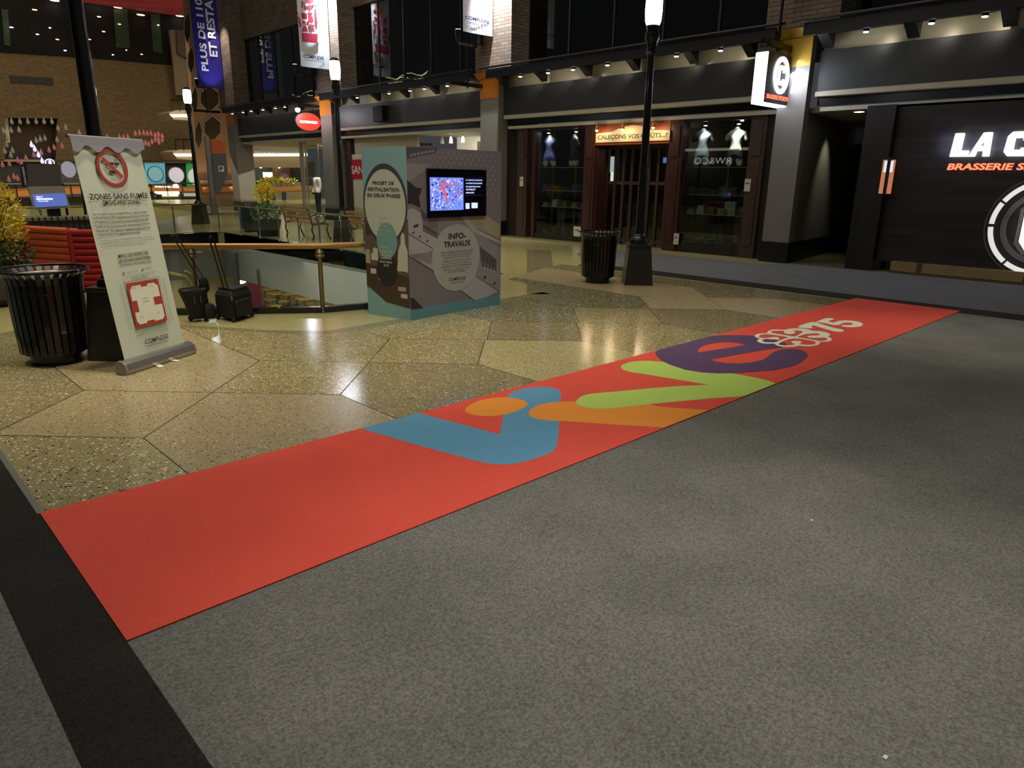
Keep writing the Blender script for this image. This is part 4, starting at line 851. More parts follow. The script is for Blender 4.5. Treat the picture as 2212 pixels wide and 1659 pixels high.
# display windows
SHELF=mat('glass_shelf_edge',(150,160,130),0.2,0.2)
def window_display(y0,y1,n):
    t=thing('window_%d'%n,(SX,(y0+y1)/2,0),'x','window'); del t['label'],t['category']; t['kind']='structure'
    MB().use(M_SHOPGLASS).box(SX,SX+0.015,y0,y1,0.14,2.95).build('pane',parent=t)
    MB().use(W_BLK).box(SX-0.03,SX+0.12,y0,y1,0.0,0.14).build('window_sill',parent=t)
    MB().use(W_BLK).box(SX-0.02,SX+0.06,y0,y1,2.90,2.96).build('window_head',parent=t)
window_display(Y['c'],Y['b'],6); window_display(Y['g'],Y['f'],7)
ym1=PX(1208,400,SX).y; ym2=PX(1546,400,SX).y
for nm,y0,y1,side in (('left',Y['c'],Y['b'],0),('right',Y['g'],Y['f'],1)):
    t=thing('display_shelving',(15.1,(y0+y1)/2,0),'glass display shelving on posts in the %s window'%nm,'shelving','window shelving')
    for z in (1.93,1.32,0.88):
        MB().use(glass('shelf_glass',(190,210,180),0.9)if 'shelf_glass' not in MATS else MATS['shelf_glass']).box(14.86,15.34,y0+0.03,y1-0.03,z-0.012,z).build('glass_shelf',parent=t)
        MB().use(SHELF).box(14.85,14.862,y0+0.03,y1-0.03,z-0.014,z+0.002).build('shelf_edge',parent=t)
    for y in (y0+0.04,(y0+y1)/2,y1-0.04): MB().use(mat('shelf_post',(110,100,60),0.4,0.4)).box(15.30,15.34,y-0.02,y+0.02,0.1,2.9).build('post',parent=t)
# low shop floor plinth & dark back board
def folded(y,z,c,lab,w=0.22,h=0.10,x=15.0):
    b=MB().use(mat('folded_'+str(c[0])+'_'+str(c[1]),c,0.8,var=0.3,scale=30))
    for k in range(3): b.box(x-0.12+0.005*k,x+0.12-0.006*k,y-w/2+0.01*k,y+w/2-0.008*k,z+h*k/3,z+h*(k+1)/3-0.004)
    return tag(b.build('folded_clothes',origin=(x,y,z),bevel=0.006),lab,'clothes','folded underwear on the window shelves')
cl=[(96,88,70),(60,64,96),(130,120,96),(80,40,40),(150,150,150),(52,58,52)]
posn=['far left','left','second','third','fourth','right','far right']
for nm,y0,y1 in (('left',Y['c'],Y['b']),('right',Y['g'],Y['f'])):
    for z,zn in ((1.32,'upper'),(0.88,'middle'),(0.14,'lowest')):
        n=5 if nm=='left' else 6
        for k in range(n):
            y=y1-0.16-(y1-y0-0.32)*k/(n-1); c=cl[(k*2+int(z*10))%6]; h=0.06+0.03*((k*7+int(z*5))%4)
            folded(y,z,c,'%s folded clothes pile from the left, %s shelf of the %s shop window'%(['first','second','third','fourth','fifth','sixth'][k],zn,nm),0.2,h+0.05)
def hanging_pants(y,z,c,lab,x=15.2,leg=True):
    b=MB().use(mat('garment_%d_%d'%(c[0],c[2]),c,0.85,var=0.25,scale=8)); w=0.13
    b.extrude([(x,y-w,z),(x,y+w,z),(x,y+w*1.15,z-0.62),(x,y+w*0.25,z-0.62),(x,y,z-0.2),(x,y-w*0.25,z-0.62),(x,y-w*1.15,z-0.62)],(0.04,0,0))
    b.use(M_CHROME).tube([(x+.02,y-w*0.9,z+0.01),(x+.02,y,z+0.06),(x+.02,y+w*0.9,z+0.01)],0.006,5)
    tag(b.build('hanging_garment',origin=(x,y,z),bevel=0.008),lab,'garment','garments hung in the windows')
y=Y['b']-0.35; hanging_pants(y-0.15,0.82,(70,72,104),'pair of dull blue pyjama trousers hung low left in the left window'); hanging_pants(y-0.95,0.82,(62,64,96),'pair of dull blue pyjama trousers hung low right in the left window')
hanging_pants(Y['f']-0.75,1.28,(120,36,40),'dark red garment hung left in the right window'); hanging_pants(Y['f']-0.4,1.28,(140,70,60),'reddish patterned garment hung beside the red one in the right window'); hanging_pants(Y['g']+0.35,0.84,(96,98,108),'grey garment hung low right in the right window'); hanging_pants(Y['g']+0.9,0.84,(84,86,96),'grey garment hung low in the middle of the right window')
# white boxed shirt on shelf
p=PX(1580,420,15.05); b=MB().use(mat('boxed_shirt',(190,196,200),0.6)).box(15.03,15.1,p.y-0.13,p.y+0.13,0.885,1.18); b.use(M_INKG)
for k in range(5): b.box(15.028,15.03,p.y-0.1,p.y+0.1,0.95+0.04*k,0.96+0.04*k)
tag(b.build('boxed_shirt',origin=p),'pale boxed shirt standing on the middle shelf of the right window','box')
# entrance
t=thing('door_1',(15.3,(Y['d']+Y['e'])/2,0),'x','door'); del t['label'],t['category']; t['kind']='structure'
yd0,yd1=Y['e']+0.06,Y['d']-0.06; n=8
for i in range(n+1):
    y=yd0+(yd1-yd0)*i/n; MB().use(W_DK).box(15.05,15.13,y-0.035,y+0.035,0,2.45).build('door_stile',parent=t)
for z in (0.12,1.55,2.42): MB().use(W_DK).box(15.06,15.12,yd0,yd1,z-0.04,z+0.04).build('door_rail',parent=t)
for i in range(n):
    y=yd0+(yd1-yd0)*i/n; MB().use(M_SHOPGLASS).box(15.085,15.095,y+0.035,y+(yd1-yd0)/n-0.035,0.16,2.38).build('pane',parent=t)
for s_ in (Y['d']-0.03,Y['e']+0.03): MB().use(W_RED).box(SX,15.13,s_-0.03,s_+0.03,0,2.96).build('door_jamb',parent=t)
MB().use(W_RED).box(SX+0.02,15.1,yd0,yd1,2.45,2.97).build('door_head',parent=t)
sbox('wall_shop_partition',mat('partition_dark',(40,34,30),0.7),17.54,17.62,9.3,15.3,0,2.98)
# lit things glimpsed inside through the door
for (q0,q1,lab,c,s_) in (((1308,338),(1334,372),'bright poster lit inside the shop, seen through the left door panes',(190,196,215),0.8),((1303,384),(1314,420),'tall cream display lit inside, left of the posters',(190,180,150),0.5),((1318,372),(1332,395),'bright curved display piece lit inside the shop',(235,235,225),1.0),((1432,340),(1442,352),'small bluish screen glowing inside, right of the door',(90,120,200),0.9)):
    p0=PX(q0[0],q1[1],17.5); p1=PX(q1[0],q0[1],17.5)
    b=MB().use(mat('poster_%d'%q0[0],c,0.6,0,s_)).box(17.5,17.54,p1.y,p0.y,p0.z,p1.z); tag(b.build('poster',origin=(17.5,(p0.y+p1.y)/2,p0.z)),lab,'poster','lit posters inside the shop')
# shop sign
t=thing('shop_sign',(SX-0.1,(Y['d']+Y['e'])/2,2.5),'cream arched shop sign CALEÇONS VOS GOÛTS lit by three small lamps','sign')
f=FF(SX-0.10); a0=-yp(1288); a1=-yp(1444); zb=2.52; zt=2.78
MB().use(wood('sign_surround',(150,66,38),1,12,0.5,0.3)).box(SX-0.07,SX-0.01,Y['e'],Y['d'],2.46,2.965).build('surround_board',parent=t)
mid=(a0+a1)/2; hw=(a1-a0)/2
top=[(a1,zt-0.04),(a1-hw*0.45,zt-0.02),(mid+hw*0.25,zt+0.09),(mid,zt+0.12),(mid-hw*0.25,zt+0.09),(a0+hw*0.45,zt-0.02),(a0,zt-0.04)]
b=MB().use(mat('sign_cream',(226,208,164),0.5,var=0.04)).extrude([f.P(a0,zb),f.P(a1,zb)]+[f.P(a,c) for a,c in top],(0.025,0,0)); b.build('sign_board',parent=t)
b=MB().use(mat('sign_green_ink',(40,52,40),0.5)); text(b,f,'CALEÇONS VOS GOÛTS...?',a0+0.06,a1-0.06,zb+0.05,zt-0.06,0.004,0.02); b.build('lettering',parent=t)
for u in (1306,1361,1427):
    y=yp(u,275); 
    b=MB().use(M_BRASS).tube([(SX-0.05,y,2.93),(SX-0.22,y,2.96),(SX-0.30,y,2.90)],0.012,6); l_=b.build('sign_lamp_arm',parent=t,smooth=True)
    MB().use(M_BRASS).lathe((SX-0.30,y,2.80),[(0.055,0),(0.045,0.06),(0.02,0.11)],14).build('sign_lamp_shade',parent=l_,smooth=True)
    MB().use(em('warm_bulb',(255,226,170),22)).ball((SX-0.30,y,2.80),0.035,n=10,m=6).build('sign_lamp_bulb',parent=l_,smooth=True)
    point('sign_lamp',(SX-0.34,y,2.77),5,(1,0.75,0.45),0.04)
# ------------------------------------------------------------ MANNEQUINS
def skin(name,verts,edges,rad,m,parent,origin,sub=2):
    me=bpy.data.meshes.new(name); me.from_pydata([tuple(Vector(v)) for v in verts],edges,[]); o=bpy.data.objects.new(name,me); COL.objects.link(o)
    sk=o.modifiers.new('skin','SKIN'); sb_=o.modifiers.new('sub','SUBSURF'); sb_.levels=sub; sb_.render_levels=sub
    for i,r in enumerate(rad): me.skin_vertices[0].data[i].radius=(r if isinstance(r,tuple) else (r,r))
    me.skin_vertices[0].data[0].use_root=True
    bpy.context.view_layer.update(); em_=bpy.data.meshes.new_from_object(o.evaluated_get(bpy.context.evaluated_depsgraph_get())); bpy.data.objects.remove(o); bpy.data.meshes.remove(me)
    em_.name=name; em_.materials.append(m)
    for p in em_.polygons: p.use_smooth=True
    r=bpy.data.objects.new(name,em_); COL.objects.link(r); r.parent=parent; r.location=Vector(origin)-world_loc(parent)
    return r
def shell(src,name,fn,m,inf=0.008):
    """clothing: the part of the body surface picked by fn, pushed outwards and closed"""
    me=src.data; bm=bmesh.new(); bm.from_mesh(me); bm.normal_update()
    dele=[f for f in bm.faces if not fn(f.calc_center_median())]; bmesh.ops.delete(bm,geom=dele,context='FACES')
    for v in bm.verts: v.co+=v.normal*inf
    n=bpy.data.meshes.new(name); bm.to_mesh(n); bm.free(); n.materials.clear(); n.materials.append(m)
    o=bpy.data.objects.new(name,n); COL.objects.link(o); o.parent=src; 
    return o
M_SKINW=mat('mannequin_white',(226,222,204),0.35,var=0.02); 
def torso(y,zc,lab,shirt,brief,ang=0.0,x=15.08):
    """headless mannequin, neck to mid thigh; zc = shelf height"""
    t=thing('mannequin',(x,y,zc),lab,'mannequin','torso mannequins in the windows')
    V=[(0,0,.34),(0.01,0,.46),(0.0,0,.60),(-0.01,0,.72),(0,0,.80),(0.0,0,.87),
       (0,.155,.715),(0,-.155,.715),(0.05,.235,.56),(0.02,-.24,.55),(0,.085,.26),(0,-.085,.26),(-0.02,.12,.02),(0.02,-.13,.02)]
    E=[(0,1),(1,2),(2,3),(3,4),(4,5),(3,6),(3,7),(6,8),(7,9),(0,10),(0,11),(10,12),(11,13)]
    Rr=[(.125,.10),(.115,.09),(.15,.10),(.16,.095),(.06,.06),(.055,.055),.07,.07,.05,.05,(.095,.095),(.095,.095),.075,.075]
    ca,sa=math.cos(ang),math.sin(ang); V=[(a*ca-b*sa,a*sa+b*ca,c) for a,b,c in V]
    bd=skin('body',V,E,Rr,M_SKINW,t,(x,y,zc))
    if shirt: shell(bd,'tank_top',lambda c:0.36<c.z<0.78 and abs(c.y)<0.24,shirt)
    shell(bd,'briefs',lambda c:0.18<c.z<0.375,brief,0.01)
    return t
NAVY=mat('navy_cloth',(52,54,86),0.7,var=0.1); GREYC=mat('grey_cloth',(104,112,112),0.7,var=0.1); BLUEC=mat('blue_cloth',(80,80,150),0.6,var=0.1); BLKC=mat('black_cloth',(30,30,36),0.6,var=0.1); OLIVEC=mat('olive_cloth',(84,76,60),0.7,var=0.1); CREAMC=mat('cream_cloth',(220,212,188),0.7)
def yx(u,x=15.08): return PX(u,330,x).y
torso(yx(1187),1.932,'headless mannequin in navy tank top and blue briefs, left in the left window',NAVY,BLUEC,0.5)
torso(yx(1240),1.932,'headless mannequin in dull brown top and black shorts, right in the left window',OLIVEC,BLKC,-0.5)
torso(yx(1516),1.932,'headless mannequin in grey shirt and grey shorts, left in the right window',GREYC,GREYC,0.4)
torso(yx(1588),1.932,'bare pale headless mannequin in black briefs, right in the right window',None,BLKC,0.3)
for u,e_ in ((1184,34),(1243,16),(1519,46),(1590,52)):
    y=yx(u,14.95); t=thing('display_spotlight',(14.95,y,2.86),'small bright ceiling spotlight over the %s mannequin'%{1184:'navy tank top',1243:'brown top',1519:'grey shirt',1590:'bare pale'}[u],'spotlight','window display spotlights')
    MB().use(M_BLACK).lathe((14.95,y,2.84),[(0.04,0),(0.045,0.08),(0.01,0.1)],12).build('can',parent=t,smooth=True); MB().use(em('spot_lens',(240,245,255),25)).lathe((14.95,y,2.828),[(0.038,0),(0.038,0.01)],12).build('lens',parent=t)
    spot('mannequin_spot',(14.93,y,2.82),(15.08,y,2.3),e_,70,0.5,(0.95,0.97,1.0),0.02)
# emergency light box
p=PX(1600,258,14.95); tag(MB().use(em('exit_box',(240,245,235),3)).box(14.93,14.97,p.y-0.07,p.y+0.07,p.z-0.04,p.z+0.05).build('light_box',origin=p),'small white lit box at the top right of the right window','lamp')
# standing mannequin in jacket and jeans, deep inside the shop
def standing(x,y,lab,top,legs,h=1.72,head=True,name='mannequin',group=None):
    t=thing(name,(x,y,0),lab,'mannequin',group)
    s=h/1.72
    V=[(0,0,.93),(0,0,1.08),(0,0,1.24),(0,0,1.38),(0,0,1.47),(0,0,1.55),(0,0,1.66),(0,.18,1.40),(0,-.18,1.40),(.02,.24,1.12),(.02,-.24,1.12),(-.06,.25,.88),(-.06,-.25,.88),(-.07,.25,.80),(-.07,-.25,.80),
       (0,.09,.86),(0,-.09,.86),(0,.10,.47),(-.03,-.11,.47),(0.02,.11,.08),(0,-.12,.08),(-.10,.13,.03),(-.12,-.14,.03)]
    E=[(0,1),(1,2),(2,3),(3,4),(3,7),(3,8),(7,9),(8,10),(9,11),(10,12),(11,13),(12,14),(0,15),(0,16),(15,17),(16,18),(17,19),(18,20),(19,21),(20,22)]
    if head: E+=[(4,5),(5,6)]
    else: V=[v for i,v in enumerate(V)]; 
    Rr=[(.13,.10),(.115,.09),(.14,.10),(.15,.09),.05,.075,.065,.06,.06,.045,.045,.035,.035,.028,.028,.09,.09,.062,.062,.045,.045,.03,.03]
    if not head:
        keep=[i for i in range(len(V)) if i not in (5,6)]; mp={k:j for j,k in enumerate(keep)}; V=[V[k] for k in keep]; Rr=[Rr[k] for k in keep]; E=[(mp[a],mp[b]) for a,b in E]
    V=[(a*s,b*s,c*s) for a,b,c in V]
    bd=skin('body',V,E,Rr,M_SKINW,t,(x,y,0))
    shell(bd,'jacket',lambda c:0.88<c.z<1.45 and abs(c.y)<0.30,top,0.015)
    if legs: shell(bd,'trousers',lambda c:0.08<c.z<0.92,legs,0.012)
    return t
JEAN=mat('pale_jeans',(120,132,156),0.8,var=0.2,scale=10); JACK=mat('grey_jacket',(92,100,104),0.8,var=0.2,scale=10)
p=G(1497,507); standing(min(p.x,19.4),p.y,'standing mannequin in grey jacket and pale jeans, dim behind the right window',JACK,JEAN,1.74)
spot('inside_spot',(17.8,p.y-0.3,2.9),(19.3,p.y,1.0),60,50,0.7,(0.9,0.95,1.0),0.1)
point('shop_glow',(17.0,11.2,2.5),7,(1,0.8,0.6),0.3)
# ------------------------------------------------------------ BAY 2: white shopfront behind the kiosk
M_WHW=mat('shop_white_wall',(206,200,184),0.6,var=0.03,scale=2)
f=FF(14.75)
sbox('wall_white_shop',M_BEIGE,14.75,14.85,19.85,23.7,2.30,2.97); sbox('wall_white_shop',M_WHW,14.74,14.85,19.85,23.9,0.0,2.40)
sbox('wall_shop_brown',W_DK,14.7,15.6,23.9,24.3,0,3.0)
t=thing('shop_sign',(14.72,23.2,1.5),'red square shop sign with white letters SAN beside the kiosk','sign')
a0,zt=f.loc((757,345)); _,zb=f.loc((757,386)); MB().use(mat('sign_red',(186,30,44),0.45,var=0.03)).extrude(f.rect(a0,a0+2.6,zb,zt,0.01),(-0.03,0,0)).build('sign_board',parent=t)
b=MB().use(M_CLOTH); a1,z1=f.loc((761,376)); a2,_=f.loc((786,376)); _,z2=f.loc((761,358)); text(b,f,'SAN FRANCISCO',a1,a1+ (a2-a1)*13/3*0.98,z1,z2,0.045,0.02); b.build('lettering',parent=t)
# lit window over the kiosk
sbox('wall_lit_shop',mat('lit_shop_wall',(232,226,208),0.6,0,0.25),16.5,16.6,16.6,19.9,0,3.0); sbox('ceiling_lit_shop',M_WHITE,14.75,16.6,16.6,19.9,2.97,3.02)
sbox('floor_shop_lit',T_PLAIN,14.6,16.6,16.6,24.2,-0.01,0.004)
MB().use(mat('shop_shelf_brown',(104,88,60),0.7)).box(16.3,16.5,16.6,18.6,0,2.8).box(16.02,16.3,16.6,18.6,2.17,2.2).build('shelf_unit'); tag(bpy.data.objects['shelf_unit'],'brown stock shelving inside the lit shop above the kiosk','shelving')
p0=PX(985,318,16.2); tag(MB().use(mat('red_stock_box',(190,70,50),0.6)).box(16.1,16.28,16.9,17.9,2.2,2.55).build('stock_box',origin=(16.2,17.4,2.2)),'red box on the stock shelving above the kiosk','box')
area('lit_shop_light',(15.6,18.3,2.93),(15.8,18.3,0),22,1.2,2.6,(1,0.94,0.8))
for u in (955,974,1000):
    p=PX(u,300,15.4); t=thing('track_spotlight',(15.4,p.y,2.9),'white track spotlight inside the lit shop, %s of three'%{955:'leftmost',974:'middle',1000:'rightmost'}[u],'spotlight','white track spotlights'); MB().use(M_WHITE).lathe((15.4,p.y,2.70),[(0.07,0),(0.055,0.14),(0.03,0.2)],14).build('head',parent=t,smooth=True); MB().use(M_WHITE).box(15.38,15.42,p.y-0.02,p.y+0.02,2.88,2.97).build('stem',parent=t)
# speaker box and grey door leaf on the second fascia
p=PX(818,235,14.35); tag(MB().use(M_BLACK).box(14.28,14.478,p.y-0.30,p.y+0.28,3.42,3.92).build('wall_speaker',origin=p,bevel=0.02),'black box speaker fixed to the fascia left of the middle column','speaker')
sbox('wall_arcade_gap',W_BLK,14.9,15.0,16.5,16.75,0,3.0)
# ------------------------------------------------------------ BAY 1: oval sign and open shopfront
t=thing('hanging_sign',(13.85,25.4,3.2),'red oval hanging sign with white lettering SAN FRANCISCO','sign')
f=Frame((0,25.36,0),(1,0,0),(0,0,1)); MB().use(em('oval_red',(214,58,44),0.75)).extrude(ring(f,13.86,3.55,0.5,0.31),(0,0.10,0)).build('sign_face',parent=t)
MB().use(M_DARK).extrude(ring(f,13.86,3.55,0.53,0.34,e=-0.01),(0,0.08,0),[ring(f,13.86,3.55,0.5,0.31,e=-0.01)]).build('sign_rim',parent=t)
b=MB().use(M_LITW); text(b,f,'SAN FRANCISCO',13.5,14.22,3.50,3.59,0.006,0.02); b.build('lettering',parent=t)
MB().use(M_BLACK).tube([(14.1,25.41,3.86),(14.1,25.41,4.1)],0.012,6).build('hanger',parent=t)
p=PY(643,237,25.3); t=thing('floodlight',(p.x,25.3,p.z),'glaring white floodlight just above the oval red sign','floodlight'); MB().use(em('flood_lit',(235,238,255),30)).ball((p.x,25.3,p.z),0.09).build('lens',parent=t,smooth=True); MB().use(M_BLACK).lathe((p.x,25.3,p.z+0.05),[(0.10,0),(0.05,0.12)],14).build('housing',parent=t,smooth=True)
point('flood_light',(p.x-0.1,25.1,p.z-0.12),24,(0.9,0.92,1.0),0.08)
sbox('ceiling_entry',M_BEIGE,14.7,20,25.8,34.1,2.96,3.06)
# sliding glass door frames
M_ALU=mat('pale_aluminium',(196,192,176),0.35,0.5)
t=thing('folding_glass_wall',(15.4,26.7,0),'pale framed folding glass wall beside the far column','glass wall')
f1=PX(650,440,15.0); 
y=28.2
for k in range(7):
    x=15.0+0.45*k; yy=27.9-0.18*k
    MB().use(M_ALU).box(x,x+0.05,yy-0.03,yy+0.03,0,2.96).build('frame_post',parent=t)
    if k<6:
        MB().use(M_GLASS).extrude([(x+0.05,yy,0.08),(x+0.45,yy-0.18,0.08),(x+0.45,yy-0.18,2.8),(x+0.05,yy,2.8)],(0.004,0.01,0)).build('glass_panel',parent=t)
        for z in (1.15,2.82,0.05): MB().use(M_ALU).bar((x+0.05,yy,z),(x+0.45,yy-0.18,z),0.04,0.05).build('frame_rail',parent=t)
MB().use(M_ALU).box(14.85,15.0,28.0,28.12,0,2.96).build('frame_post',parent=t)
p=G(697,470); WHC=mat('white_garment',(238,236,226),0.6); 
MB().use(M_WHITE).box(14.4,15.2,25.9,27.0,0,0.10).build('display_plinth',bevel=0.01); tag(bpy.data.objects['display_plinth'],'low white plinth under the white mannequin','plinth')
mm_=standing(14.75,26.62,'white headless mannequin in white jacket and black trousers on a low plinth',WHC,BLKC,1.72,head=False); mm_.location.z=0.10
spot('mannequin_light',(14.45,26.3,2.9),(14.75,26.6,1.2),75,60,0.6,(1,0.98,0.92),0.05)
p=PX(705,435,15.1); t=thing('display_cube',(15.15,25.95,0.1),'red display stand behind the white mannequin, with a striped front','stand'); b=MB().use(mat('stand_red',(206,50,40),0.6)).box(15.05,15.3,25.82,26.1,0.10,1.05); b.use(M_WHITE)
for k in range(7): b.box(15.04,15.05,25.84,26.08,0.25+k*0.08,0.28+k*0.08)
b.build('panel',parent=t)
area('entry_light',(16.5,29,2.92),(16.5,29,0),34,2,4,(1,0.92,0.75))
# ------------------------------------------------------------ BAY 4: brasserie
PLK=None
m,nt,pp=base('charred_planks'); tc=nn(nt,'ShaderNodeTexCoord'); sp_=nn(nt,'ShaderNodeSeparateXYZ'); nt.links.new(tc.outputs['Object'],sp_.inputs[0]); cb_=nn(nt,'ShaderNodeCombineXYZ'); nt.links.new(sp_.outputs[1],cb_.inputs[0]); nt.links.new(sp_.outputs[2],cb_.inputs[1])
bk=nn(nt,'ShaderNodeTexBrick'); bk.inputs['Scale'].default_value=1; bk.inputs['Brick Width'].default_value=1.1; bk.inputs['Row Height'].default_value=0.09; bk.inputs['Mortar Size'].default_value=0.003; bk.inputs['Color1'].default_value=srgb((58,50,46)); bk.inputs['Color2'].default_value=srgb((34,30,32)); bk.inputs['Mortar'].default_value=srgb((14,12,12)); bk.offset_frequency=2
nt.links.new(cb_.outputs[0],bk.inputs['Vector']); no=nn(nt,'ShaderNodeTexNoise'); mp=nn(nt,'ShaderNodeMapping'); mp.inputs['Scale'].default_value=(2,2,30); nt.links.new(tc.outputs['Object'],mp.inputs[0]); nt.links.new(mp.outputs[0],no.inputs['Vector']); no.inputs['Detail'].default_value=6
mx=nn(nt,'ShaderNodeMix',data_type='RGBA',blend_type='MULTIPLY'); mx.inputs[0].default_value=0.7; nt.links.new(bk.outputs['Color'],mx.inputs[6]); nt.links.new(no.outputs['Fac'],mx.inputs[7]); nt.links.new(mx.outputs[2],pp.inputs['Base Color']); pp.inputs['Roughness'].default_value=0.55; M_PLANK=m
sbox('wall_brasserie',M_PLANK,14.52,14.7,-3,4.95,0.20,3.0)
M_STONE=brick('stone_plinth',(150,128,92),(84,72,52),'yz',5.5,0.35)
sbox('baseboard_brasserie',M_STONE,14.42,14.6,-3,4.62,0,0.22)
sbox('wall_brasserie_pier',W_BLK,14.40,15.0,4.95,5.45,0,3.0)
M_RGREY=mat('recess_grey_wall',(112,110,98),0.7,var=0.05)
MB().use(M_RGREY).extrude([(14.42,6.605,0.42),(18.6,7.22,0.42),(18.6,7.36,0.42),(14.42,7.17,0.42)],(0,0,2.54)).build('wall_recess'); struct(bpy.data.objects['wall_recess'])
MB().use(M_COLB).extrude([(14.42,6.58,0),(18.6,7.19,0),(18.6,7.36,0),(14.42,7.17,0)],(0,0,0.42)).build('baseboard_recess'); struct(bpy.data.objects['baseboard_recess'])
sbox('wall_recess_back',mat('dark_olive_wall',(52,48,38),0.7),18.6,18.8,4.5,7.4,0,2.55); sbox('wall_recess_side',W_BLK,15,18.7,4.9,5.0,0,3.0)
sbox('ceiling_recess',mat('recess_ceiling',(190,180,150),0.6),14.7,18.8,4.9,7.4,2.96,3.05); sbox('wall_recess_head',M_BEIGE,18.3,18.6,4.9,6.9,2.55,2.96)
sbox('floor_recess',terrazzo('recess_floor',(104,96,72),0.3,0.4,0.3),14.3,18.8,4.9,7.2,-0.01,0.007)
p=PX(1856,241,16.2); t=thing('ceiling_downlight',(16.4,5.9,2.95),'round lit downlight in the ceiling of the brasserie recess','downlight'); pp_=G(1856,241,2.955)
MB().use(em('downlight_lit',(255,244,214),8)).lathe((pp_.x,pp_.y,2.945),[(0.09,0),(0.09,0.01)],20).build('lens',parent=t); MB().use(M_WHITE).lathe((pp_.x,pp_.y,2.947),[(0.12,0),(0.12,0.012)],20).build('trim_ring',parent=t)
spot('recess_spot',(16.1,6.35,2.9),(16.1,6.92,1.5),30,62,0.9,(1,0.97,0.78),0.05)
# reflection of a lit poster on the dark pier, built as glowing sheets
f=Frame((14.39,5.45,0),(0,-1,0),(0,0,1))
p0=PX(1895,418,14.39); p1=PX(1938,345,14.39); ya,yb=p0.y,p1.y
t=thing('lit_poster',(14.38,(ya+yb)/2,p0.z),'tall narrow lit poster in orange tones on the dark pier beside the brasserie wall','poster')
b=MB().use(em('poster_orange',(190,120,84),0.55)).box(14.385,14.40,yb+0.02,ya-0.02,p0.z,p1.z); b.build('poster_sheet',parent=t)
b=MB().use(em('poster_white',(200,205,215),0.8)).box(14.38,14.386,yb+0.05,ya-0.05,p1.z-0.22,p1.z-0.02); b.build('poster_heading',parent=t); MB().use(W_BLK).box(14.375,14.40,(ya+yb)/2-0.03,(ya+yb)/2+0.03,p0.z-0.02,p1.z+0.05).build('frame_bar',parent=t)
# LA C... lettering, cut by the frame edge; built as the full name
f=FF(14.52)
t=thing('wall_sign',(14.5,3.0,2.0),'large lit white letters LA C on the black plank wall, red lettering below','sign')
aL=-PX(2057,315,14.5).y; aA=-PX(2097,315,14.5).y; aA2=-PX(2135,315,14.5).y; aC=-PX(2166,315,14.5).y
b=MB().use(M_LITW); z0,z1=2.085,2.47
def letter(loop,holes=()): 
    lb=MB().use(M_LITW).extrude([f.P(*q,0.03) for q in loop],(-0.05,0,0),[[f.P(*q,0.03) for q in h] for h in holes]); lb.build('lit_letter',parent=t,bevel=0.008)
w=0.27
letter([(aL,z0),(aL+w,z0),(aL+w*1.05,z0+0.10),(aL+0.16,z0+0.10),(aL+0.17,z1),(aL+0.03,z1)])
letter([(aA,z0),(aA+0.10,z0),(aA+0.12,z0+0.09),(aA+0.21,z0+0.09),(aA+0.21,z0),(aA+0.31,z0),(aA+0.30,z1),(aA+0.17,z1)],[[(aA+0.155,z0+0.17),(aA+0.205,z0+0.17),(aA+0.205,z0+0.27)]])
def LC(a):
    letter([(a+0.06,z0),(a+0.30,z0),(a+0.35,z0+0.06),(a+0.35,z0+0.13),(a+0.23,z0+0.13),(a+0.23,z0+0.10),(a+0.13,z0+0.10),(a+0.13,z1-0.10),(a+0.24,z1-0.10),(a+0.24,z1-0.14),(a+0.36,z1-0.14),(a+0.37,z1-0.05),(a+0.31,z1),(a+0.08,z1),(a+0.02,z1-0.07),(a,z0+0.07)])
LC(aC+0.04)
bb=MB().use(M_LITR); text(bb,f,'BRASSERIE SPORTIVE',aL-0.02,aL+1.95,1.865,1.975,0.02,0.03,shear=0.15); bb.build('lit_lettering',parent=t)
area('sign_wash',(14.35,3.6,2.3),(14.52,3.6,2.3),1.5,1.2,0.3,(0.6,0.65,1.0))
# ring emblem of neon-painted strips
t=thing('wall_emblem',(14.5,2.35,0.95),'big white ringed letter C emblem on the black plank wall','emblem')
ec=( -PX(2129,490,14.5).y+0.82, 0.955); rO=0.78
M_NEON=mat('emblem_white',(226,226,222),0.5,0,0.55,var=0.06,scale=20); M_RIM=mat('emblem_dark_rim',(44,44,42),0.5); M_SILV=mat('emblem_worn_silver',(110,110,106),0.5,0.2,0.0,var=0.6,scale=4)
def arc(a0,a1,r0,r1,m,e0=0.012,nm='ring_segment'):
    n=24; lo=[f.P(ec[0]+r1*math.cos(a0+(a1-a0)*i/n),ec[1]+r1*math.sin(a0+(a1-a0)*i/n),e0) for i in range(n+1)]+[f.P(ec[0]+r0*math.cos(a1-(a1-a0)*i/n),ec[1]+r0*math.sin(a1-(a1-a0)*i/n),e0) for i in range(n+1)]
    MB().use(m).extrude(lo,(-0.02,0,0)).build(nm,parent=t)
MB().use(M_RIM).extrude(ring(f,ec[0],ec[1],rO+0.06,n=72,e=0.0),(-0.012,0,0),[ring(f,ec[0],ec[1],rO-0.16,n=72,e=0.0)]).build('dark_disc',parent=t)
MB().use(M_SILV).extrude(ring(f,ec[0],ec[1],rO+0.066,n=72,e=0.0),(-0.014,0,0),[ring(f,ec[0],ec[1],rO+0.052,n=72,e=0.0)]).build('outer_rim',parent=t)
for a0_,a1_ in ((95,147),(150,178),(182,232),(235,262),(276,318),(322,356),(4,50),(54,86)): arc(R_(a0_),R_(a1_),rO-0.075,rO,M_NEON)
MB().use(M_SILV).extrude(ring(f,ec[0],ec[1],rO-0.17,n=72,e=0.002),(-0.01,0,0),[ring(f,ec[0],ec[1],rO-0.26,n=72,e=0.002)]).build('inner_ring',parent=t)
